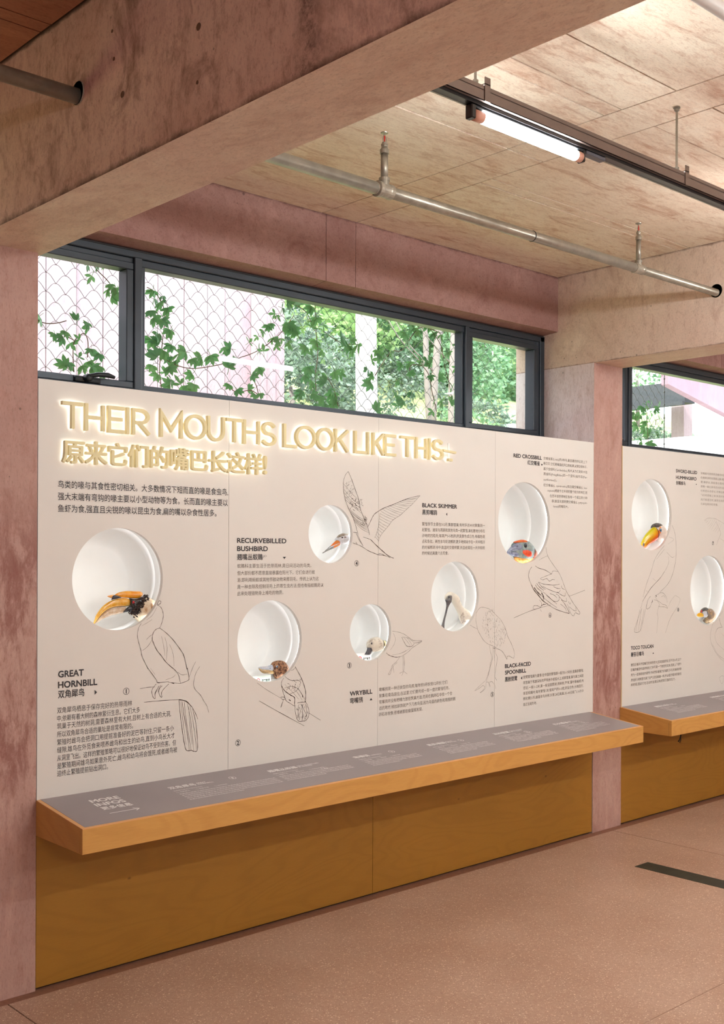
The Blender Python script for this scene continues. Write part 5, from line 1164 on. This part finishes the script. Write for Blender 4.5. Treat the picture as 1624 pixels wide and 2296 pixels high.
xa = at('y', TY, 1058, 236).x; xb = at('y', TY, 1303, 336).x
channel_run(TY, 2.921, [2.448, 3.536, 4.7], [(xa, xb), (4.25, 4.95)],  # second tube is unseen, added to light the ceiling and the next beam
            'brown-grey steel channel hanging on rods from the ceiling, with a black track underneath',
            ['lit white tube lamp clipped under the hanging channel, right of the big beam', 'tube lamp farther along the same channel, just beyond the frame'], 1.875, 5.222)
channel_run(TY, 2.921, [6.1, 7.2, 8.3], [(xa + PITCH, xb + PITCH)], 'steel channel of the next bay, beyond the frame to the right', ['tube lamp of the next bay, beyond the frame to the right'], 5.515, 8.86)  # unseen channel and tube, added for more light in the room
for yc_, where in ((-3.4, 'nearer channel beyond the frame'), (-5.6, 'farther channel beyond the frame')):  # unseen channels and tubes, added to light the room and first beam
    channel_run(yc_, 2.60, [.5, 3.3, 6.5], [(-.9, .3), (2.5, 3.7), (5.2, 6.4), (7.4, 8.6)] if yc_ > -4 else [(-.6, .6), (2.5, 3.7), (5.2, 6.4), (7.4, 8.6)], 'hanging channel with four tube lamps, ' + where,
            ['leftmost tube lamp of the ' + where, 'second tube lamp of the ' + where, 'third tube lamp of the ' + where, 'rightmost tube lamp of the ' + where])

# ------------------------------------------------------------------ outside
def hill(x, y): return .9 + .47 * max(0, min(y, 8.5) - 1.2) + .10 * math.sin(x * .7) * math.sin(y * .9)
mb = MB(); nx, ny = 60, 34
for j in range(ny + 1):
    for i in range(nx + 1):
        x = -10 + 50 * i / nx; y = .571 + (j / ny) ** 1.6 * 34; mb.v.append((x, y, hill(x, y) if y > 1.2 else .9))
for j in range(ny):
    for i in range(nx): a = j * (nx + 1) + i; mb.f.append((a, a + 1, a + nx + 2, a + nx + 1))
hl_ = mb.build('hillside', M['grass'], None, smooth=True); hl_['kind'] = 'structure'
g2 = MB().box(-12, 20, -30, YB - .001, -.3, -.01).build('forecourt', M['white_out'], None); g2['kind'] = 'structure'
struct('roof', MB().box(-3.3, 10.3, YB - .3, .60, ZC + .26, ZC + .42), M['concrete'])

# concrete wall outside the first window
we = at('y', 3.0, 562, 700).x
ow = empty('garden_wall', (3, 3.1, 1.5), kind='structure')
x = we
wdt = [.24, .16, .2, .22, .18, .25, .2, .22, .24, .18, .22, .2, .24, .22, .2, .25, .22, .2, .24, .22, .2, .2, .22]
for i in range(26):
    wv = wdt[i % len(wdt)]; dz = R.uniform(0, .012)
    MB().box(x - wv + .004, x - .002, 3.0 - dz, 3.3, .9, 4.4).build('board_mark', M['out_wall'], ow); x -= wv
x = we
for i in range(6):
    wv = .055; MB().box(x + .002, x + wv - .001, 2.93 - .004 * (i % 2), 3.3, .9, 4.4).build('board_mark', M['out_wall'], ow); x += wv - .012

# woven steel net in front of the windows
def net(name, x0, x1, z0, z1, y, label):
    cw, chh = .0925, .041; mb = MB(); rr = .0012
    j = 0; z = z1
    while z > z0:
        i = 0; x = x0 + (cw / 2 if j % 2 else 0)
        while x < x1:
            for sx in (-1, 1):
                p = [(x + sx * cw / 2 * t, y + .001 * sx, z - chh * q) for t, q in ((0, 0), (.16, .015), (.32, .09), (.5, .27), (.75, .62), (1, 1))]
                if x0 - .01 <= p[-1][0] <= x1 + .01: mb.tube(p, rr, 4, False)
            x += cw
        z -= chh; j += 1
    return tag(mb.build(name, M['cable'], None, smooth=True), label, 'wire net')
net('wire_net', 1.9, 5.22, 2.2, 3.25, .70, 'woven steel cable net outside the first window')
xc = at('y', .70, 1490, 900).x
n2 = net('wire_net', 5.6, xc, 2.2, 3.0, .70, 'woven steel cable net outside the second window, edged by an upright cable')
ec = MB().tube([(xc, .70, 2.0), (xc, .70, 3.3)], .0035, 6)
for q in range(12): ec.ball((xc, .70, 2.1 + q * .095), .007, seg=6, rings=4)
ec.build('edge_cable', M['cable'], n2, smooth=True)

# creepers
def leaflet(mb, o, d, up, L, wv):
    d = d.normalized(); s_ = d.cross(up).normalized(); n_ = s_.cross(d).normalized()
    prof = [(0, 0), (.14, .42), (.3, .78), (.42, .84), (.50, 1.0), (.62, .86), (.70, .8), (.82, .42), (1, 0)]
    L_ = [o + d * (L * t) + s_ * (wv * q) - n_ * (.10 * wv * q + .16 * L * t * t) for t, q in prof]; R_ = [o + d * (L * t) - s_ * (wv * q) - n_ * (.10 * wv * q + .16 * L * t * t) for t, q in prof]
    C_l = [o + d * (L * t) - n_ * (.16 * L * t * t) + n_ * .0 for t, q in prof]
    b0 = len(mb.v); n = len(prof)
    for a, c, b_ in zip(L_, C_l, R_): mb.v += [tuple(a), tuple(c), tuple(b_)]
    for i in range(n - 1):
        a = b0 + 3 * i; mb.f += [(a, a + 1, a + 4, a + 3), (a + 1, a + 2, a + 5, a + 4)]
leafmesh = []
for k in range(5):
    mb = MB(); rr = random.Random(k); droop = rr.uniform(-.35, -.1)
    for a in (-72, -36, 0, 36, 72) if k != 3 else (-60, 0, 60):
        a2 = math.radians(a + rr.uniform(-9, 9)); L = (.46 if abs(a) < 50 else .36) * rr.uniform(.9, 1.1)
        leaflet(mb, Vector((0, 0, 0)), Vector((math.sin(a2), rr.uniform(-.25, .25), math.cos(a2) * 1.0)), Vector((0, -1, .1)), L, L * .21)
    mb.tube([(0, 0, 0), (0, .03, -.12), (0, .09, -.24)], .012, 4)
    me = mb.mesh('leaf'); me.materials.append(M['creeper']); leafmesh.append(me)
def creeper(stems, leaves, y, label, size, thick=.0022):
    c = at('y', y, *stems[0][0]); v = empty('creeper', (c.x, y, 2.2), label, 'climbing plant', 'creepers on the steel net')
    for s in stems:
        P = smooth_line([tuple(at('y', y + .008 * math.sin(i * 2.1), *p)) for i, p in enumerate(s)], 4)
        MB().tube(P, thick, 6).build('stem', M['twig'], v, smooth=True)
    for i, l_ in enumerate(leaves):
        px_, py_ = l_[:2]; sc = size * R.uniform(.8, 1.15) * (l_[2] if len(l_) > 2 else 1)
        me = leafmesh[R.randrange(5)]; o = bpy.data.objects.new('leaf', me); COL.objects.link(o); o.parent = v
        p = at('y', y - .012 + R.uniform(-.03, .02), px_, py_); o.location = p - v.location
        o.rotation_euler = (R.uniform(-.55, .35), R.uniform(-2.9, 2.9) if R.random() < .45 else math.pi + R.uniform(-.8, .8), R.uniform(-.6, .6)); o.scale = (sc, sc, sc)
c3 = lambda L: [(x / 2.32, 500 + y / 2.32) for x, y in L]
c4 = lambda L: [(600 + x / 2.32, 600 + y / 2.32) for x, y in L]
c5 = lambda L: [(1384 + x / 6.77, 780 + y / 6.77) for x, y in L]
S1 = .115
creeper([c3([(440, 170), (470, 200), (510, 250), (560, 300), (610, 370), (660, 430)]), c3([(385, 775), (380, 690), (385, 620), (410, 590), (440, 575), (458, 620), (455, 700)]), c3([(190, 505), (240, 522), (300, 520), (345, 508)]), c3([(385, 610), (350, 590), (320, 570)])],
        c3([(455, 215), (505, 215), (478, 275), (540, 200), (575, 318), (600, 335), (580, 380), (628, 370), (560, 345), (203, 485), (210, 500), (400, 505), (455, 540), (460, 520), (285, 575), (345, 565), (330, 595), (365, 625), (415, 605), (340, 740), (355, 725), (410, 700), (475, 655), (520, 680), (460, 720), (520, 745), (540, 780), (500, 770), (430, 740), (480, 745)]), .62,
        'creeper sprays with five-part leaves against the left pane', S1 * .88)
creeper([c3([(765, 335), (800, 355), (845, 420), (858, 500), (850, 570), (842, 650), (830, 760), (840, 860)]), c3([(770, 590), (810, 640), (850, 700), (920, 740), (1000, 757), (1100, 745), (1180, 727), (1250, 700)])],
        c3([(795, 350), (845, 380), (800, 395), (835, 410), (872, 440), (785, 455), (800, 490), (842, 498), (885, 555), (890, 590), (822, 575), (790, 605), (835, 615), (892, 635), (855, 665), (820, 695), (880, 695), (930, 680), (968, 672), (905, 720), (880, 745), (795, 740), (820, 785), (890, 815), (940, 838), (885, 840), (970, 845), (1010, 838), (1000, 785), (1000, 705), (1050, 700), (1095, 688), (785, 665), (860, 780), (1165, 650), (1200, 655), (1230, 705), (1190, 755), (1215, 715), (1010, 730)]), .62,
        'thick creeper climbing beside the mullion at the left of the wide pane', S1)
creeper([c3([(1250, 700), (1330, 670), (1420, 610), (1480, 550), (1530, 480)]), c3([(1180, 840), (1230, 880), (1300, 870), (1340, 890)]), c3([(1310, 800), (1335, 850), (1345, 895)])],
        c3([(1295, 620), (1340, 590), (1370, 560), (1400, 535), (1345, 655), (1372, 668), (1410, 600), (1435, 640), (1310, 790), (1345, 750), (1375, 755), (1195, 840), (1235, 865), (1290, 860), (1325, 890), (1355, 885), (1440, 480), (1475, 540), (1465, 600), (1510, 530), (1500, 620)]) + c4([(40, 240), (20, 290), (60, 380), (40, 360)]), .63,
        'thin creeper crossing from the concrete wall edge towards the trees', S1 * .85)
creeper([c4([(130, 190), (200, 230), (245, 330)]), c4([(248, 190), (252, 330), (262, 450), (250, 560), (256, 700)]), c4([(300, 560), (340, 620), (368, 720)]), c4([(290, 330), (380, 390), (470, 400)])],
        c4([(100, 180), (150, 160), (75, 210), (120, 215), (165, 195), (230, 200), (265, 230), (255, 260), (290, 300), (300, 345), (225, 310), (130, 310), (145, 325), (100, 290), (255, 380), (200, 410), (230, 455), (285, 430), (290, 460), (210, 515), (265, 540), (305, 560), (350, 540), (380, 550), (300, 600), (240, 600), (180, 640), (165, 660), (230, 655), (280, 670), (335, 630), (340, 650), (355, 695), (300, 705), (380, 690), (240, 715), (420, 400), (445, 430), (380, 370), (330, 400), (190, 560), (345, 715), (470, 400), (430, 380)]), .64,
        'creeper hanging in the middle of the wide pane, left of the pale trunk', S1 * 1.08)
creeper([c4([(900, 340), (820, 310), (770, 330), (700, 430), (640, 440), (560, 560)]), c4([(740, 560), (745, 510), (800, 510), (840, 560), (855, 640), (880, 750)]), c4([(840, 310), (900, 400), (920, 500), (945, 600), (965, 720)])],
        c4([(600, 395), (575, 430), (540, 480), (610, 440), (520, 525), (550, 560), (540, 600), (640, 420), (645, 440), (720, 340), (735, 375), (765, 310), (790, 330), (840, 300), (865, 340), (900, 350), (725, 390), (700, 500), (745, 490), (720, 520), (800, 490), (830, 480), (850, 500), (850, 560), (890, 570), (920, 500), (940, 440), (740, 540), (680, 580), (640, 640), (660, 660), (705, 690), (680, 720), (750, 650), (740, 670), (870, 690), (905, 690), (950, 700), (860, 745), (900, 760), (560, 745), (640, 750), (980, 400), (960, 620), (590, 460), (690, 600), (930, 320), (985, 520)]), .64,
        'tangled creeper across the wide pane, right of the pale trunk', S1 * .98)
creeper([c5([(455, 930), (455, 1100), (465, 1280), (475, 1440)]), c5([(400, 980), (430, 930), (490, 925), (550, 960), (580, 1010)]), c5([(590, 1170), (590, 1100), (640, 1080)])],
        c5([(440, 870), (500, 830), (520, 860), (400, 900), (585, 920), (630, 925), (265, 985), (345, 1050), (370, 1080), (420, 1110), (485, 1110), (655, 1095), (700, 1110), (310, 1180), (430, 1230), (500, 1300), (640, 1290), (600, 1330), (330, 1380), (480, 1420), (380, 1430), (540, 1440), (270, 1090)]), .66,
        'young creeper with bright leaves behind the second window', S1 * 1.1)

# trees and shrubs: every one has its own crown and trunk
def crown_mesh(rad, n, leaf, seed, flat=.8):
    rr = random.Random(seed); mb = MB()
    for i in range(n):
        while True:
            p = Vector((rr.uniform(-1, 1), rr.uniform(-1, 1), rr.uniform(-1, 1)))
            if .25 < p.length < 1: break
        if mnoise.noise(p * 2.6 + Vector((seed, 0, 0))) < -.12: continue
        c = Vector((p.x * rad[0], p.y * rad[1], p.z * rad[2]))
        d = Vector((rr.uniform(-1, 1), rr.uniform(-1, 1), rr.uniform(-.7, .5))).normalized(); s_ = d.orthogonal().normalized(); q = Matrix.Rotation(rr.uniform(0, 6.28), 3, d); s_ = q @ s_
        L = leaf * rr.uniform(.6, 1.3); b0 = len(mb.v)
        mb.v += [tuple(c), tuple(c + d * L * .5 + s_ * L * .28), tuple(c + d * L), tuple(c + d * L * .5 - s_ * L * .28)]; mb.f.append((b0, b0 + 1, b0 + 2, b0 + 3))
    return mb.mesh('crown')
def tree(px_, y, zc, rad, mat, n, leaf, seed, label, cat, nm, trunk=.05, tmat='bark_grey', group=None):
    c = at('y', y, px_, 800); zg = hill(c.x, y)
    t = empty(nm, (c.x, y, zg), label, cat, group or 'trees and shrubs outside')
    me = crown_mesh(rad, n, leaf, seed)
    for v in me.vertices: v.co = v.co + Vector((c.x, y, zc))
    link('crown', me, t, M[mat])['kind'] = 'stuff'
    MB().tube([(c.x, y, zg - .1), (c.x + trunk, y + trunk, (zg + zc) / 2), (c.x - trunk, y, zc + rad[2] * .3)], [trunk, trunk * .8, trunk * .4], 9).build('trunk', M[tmat], t, smooth=True)
tree(660, 5.6, 3.0, (.75, .6, 1.25), 'tree_b', 9000, .075, 1, 'dark evergreen shrub just right of the concrete wall', 'shrub', 'evergreen_shrub')
tree(735, 6.2, 3.1, (.95, .7, 1.1), 'tree_b', 9000, .08, 2, 'dark shrub behind the middle creeper', 'shrub', 'evergreen_shrub')
tree(700, 7.8, 4.9, (1.6, .9, 1.1), 'tree_a', 8000, .11, 3, 'sunny yellow-green tree crown high behind the dark shrubs', 'tree', 'leafy_tree', .08)
tree(790, 8.6, 4.3, (1.2, 1.0, 1.6), 'tree_c', 8000, .11, 4, 'mid green tree behind the pale trunk', 'tree', 'leafy_tree', .08)
tree(880, 7.4, 3.4, (1.0, .8, 1.0), 'tree_b', 8000, .085, 5, 'low shrub right of the pale trunk', 'shrub', 'evergreen_shrub')
tree(905, 8.8, 5.2, (1.7, 1.0, 1.4), 'tree_a', 9000, .12, 6, 'bright tree crown at the top right of the wide pane', 'tree', 'leafy_tree', .09)
tree(985, 8.0, 4.2, (1.3, .9, 1.5), 'tree_c', 9000, .11, 7, 'green tree beside the right mullion', 'tree', 'leafy_tree', .08)
tree(1010, 6.6, 2.9, (1.0, .7, .7), 'tree_c', 6000, .08, 8, 'low bush at the foot of the right mullion', 'shrub', 'low_bush')
tree(1095, 9.0, 4.9, (1.7, .9, 1.5), 'tree_c', 9000, .12, 9, 'pale green tree filling the right-hand pane', 'tree', 'leafy_tree', .09)
tree(1165, 9.8, 4.6, (1.2, .9, 1.0), 'tree_a', 5000, .12, 10, 'light tree near the outdoor column', 'tree', 'leafy_tree', .08)
tree(1075, 7.0, 3.2, (.7, .6, .6), 'tree_b', 5000, .08, 11, 'dark bush low in the right-hand pane', 'shrub', 'low_bush')
tree(850, 13, 6.5, (3.4, 1.2, 3.0), 'tree_c', 12000, .2, 12, 'large tree far back behind the whole grove', 'tree', 'leafy_tree', .15)
tree(1040, 14, 6.2, (3.6, 1.2, 2.8), 'tree_a', 11000, .2, 13, 'large bright tree far back on the right', 'tree', 'leafy_tree', .15)
tree(640, 11, 5.0, (2.2, 1.2, 2.4), 'tree_b', 9000, .16, 16, 'dark tree far back beside the concrete wall', 'tree', 'leafy_tree', .12)
tree(1452, 5.5, 3.15, (2.2, .5, .30), 'tree_b', 6000, .08, 14, 'clipped dark hedge behind the second window', 'hedge', 'hedge', .03)
tree(1432, 7.5, 4.9, (1.0, .6, .9), 'tree_c', 1200, .10, 15, 'sparse twiggy tree at the left of the second window', 'tree', 'sparse_tree', .04)
# tall white trunk
def trunk_thing(px0, px1, y, w_, mat, label, nm='tree_trunk'):
    a = at('y', y, px0, 700); b_ = at('y', y, px1, 930); zg = hill(b_.x, y) - .1
    t = empty(nm, (b_.x, y, zg), label, 'tree trunk')
    k = (a.x - b_.x) / (a.z - b_.z)
    P = [(b_.x + k * (z - b_.z) + .01 * math.sin(z * 3), y, z) for z in [zg + i * .35 for i in range(16)]]
    MB().tube(P, [w_ * (1.08 - .018 * i) for i in range(16)], 20).build('stem', M[mat], t, smooth=True)
    for q in range(3):
        z = 3.9 + q * .45; x = b_.x + k * (z - b_.z); s_ = 1 if q % 2 else -1
        MB().tube([(x, y, z), (x + s_ * .4, y + .1, z + .35), (x + s_ * .9, y + .1, z + .9)], [w_ * .3, w_ * .2, w_ * .08], 8).build('branch', M[mat], t, smooth=True)
trunk_thing(823, 821, 3.5, .095, 'bark_white', 'pale white-barked trunk in the middle of the wide pane')
trunk_thing(952, 962, 6.0, .035, 'bark_grey', 'thin grey trunk right of the white one, left of its pair')
trunk_thing(985, 972, 6.2, .045, 'bark_grey', 'leaning grey trunk right of the white one, nearer the mullion')
trunk_thing(1018, 1012, 5.6, .035, 'bark_grey', 'slender grey trunk close to the right mullion')
# pale stone bank low in the right pane
p = at('y', 6.5, 1130, 930)
tag(MB().add([(p.x - .4, 6.4, 2.2), (p.x + .9, 6.4, 2.2), (p.x + .9, 6.4, 3.25), (p.x + .1, 6.4, 3.42), (p.x - .4, 6.4, 2.75), (p.x - .4, 7, 2.2), (p.x + .9, 7, 2.2), (p.x + .9, 7, 3.25), (p.x + .1, 7, 3.42), (p.x - .4, 7, 2.75)],
    [(0, 1, 2, 3, 4), (9, 8, 7, 6, 5), (0, 5, 6, 1), (1, 6, 7, 2), (2, 7, 8, 3), (3, 8, 9, 4), (4, 9, 5, 0)]).build('stone_bank', M['white_out']), 'pale stone bank low behind the right-hand pane', 'stone')

# things seen through the second window
def face_prism(name, pts, y, d, mat, label, cat):
    P = [at('y', y, *p) for p in pts]; n = len(P); mb = MB()
    mb.v = [tuple(p) for p in P] + [(p.x, p.y + d, p.z) for p in P]
    mb.f = [tuple(range(n)), tuple(range(2 * n - 1, n - 1, -1))] + [(i, i + n, (i + 1) % n + n, (i + 1) % n) for i in range(n)]
    return tag(mb.build(name, mat, None, fix=True), label, cat)
a = at('y', 5.0, 1534, 881)
bx0 = a.x - 1.9
face_prism('concrete_stair', [(1499, 760), (1499, 861), (1560, 893), (1624, 926), (1760, 996), (1760, 760)], 3.6, .10, M['stair_pink'], 'sloping pink concrete stair flank behind the second window', 'stair')
sb = MB(); BX = 13.2
cl_, cr__ = at('x', BX, 1400, 894), at('x', BX, 1536, 878)
sb.box(BX, BX + .25, cr__.y, cl_.y + .5, (cl_.z + cr__.z) / 2 - .14, (cl_.z + cr__.z) / 2 + .15)
sb.box(BX - .06, BX, cr__.y, cl_.y + .5, (cl_.z + cr__.z) / 2 - .18, (cl_.z + cr__.z) / 2 - .13)
tag(sb.build('steel_beam', M['dark_steel']), 'dark steel edge beam behind the second window', 'beam')
face_prism('white_pillar', [(1534, 840), (1534, 979), (1553, 977), (1553, 850)], 4.6, .2, M['out_wall'], 'slim white pillar under the stair flank', 'pillar')
face_prism('white_house_wall', [(1553, 840), (1553, 975), (1900, 940), (1900, 800)], 6.4, .3, M['white_out'], 'bright white wall beside the slim pillar', 'wall')
face_prism('white_ledge', [(1462, 985), (1462, 1060), (1800, 1080), (1800, 968), (1534, 979)], 3.0, .8, M['white_out'], 'bright white ledge below the stair flank', 'ledge')
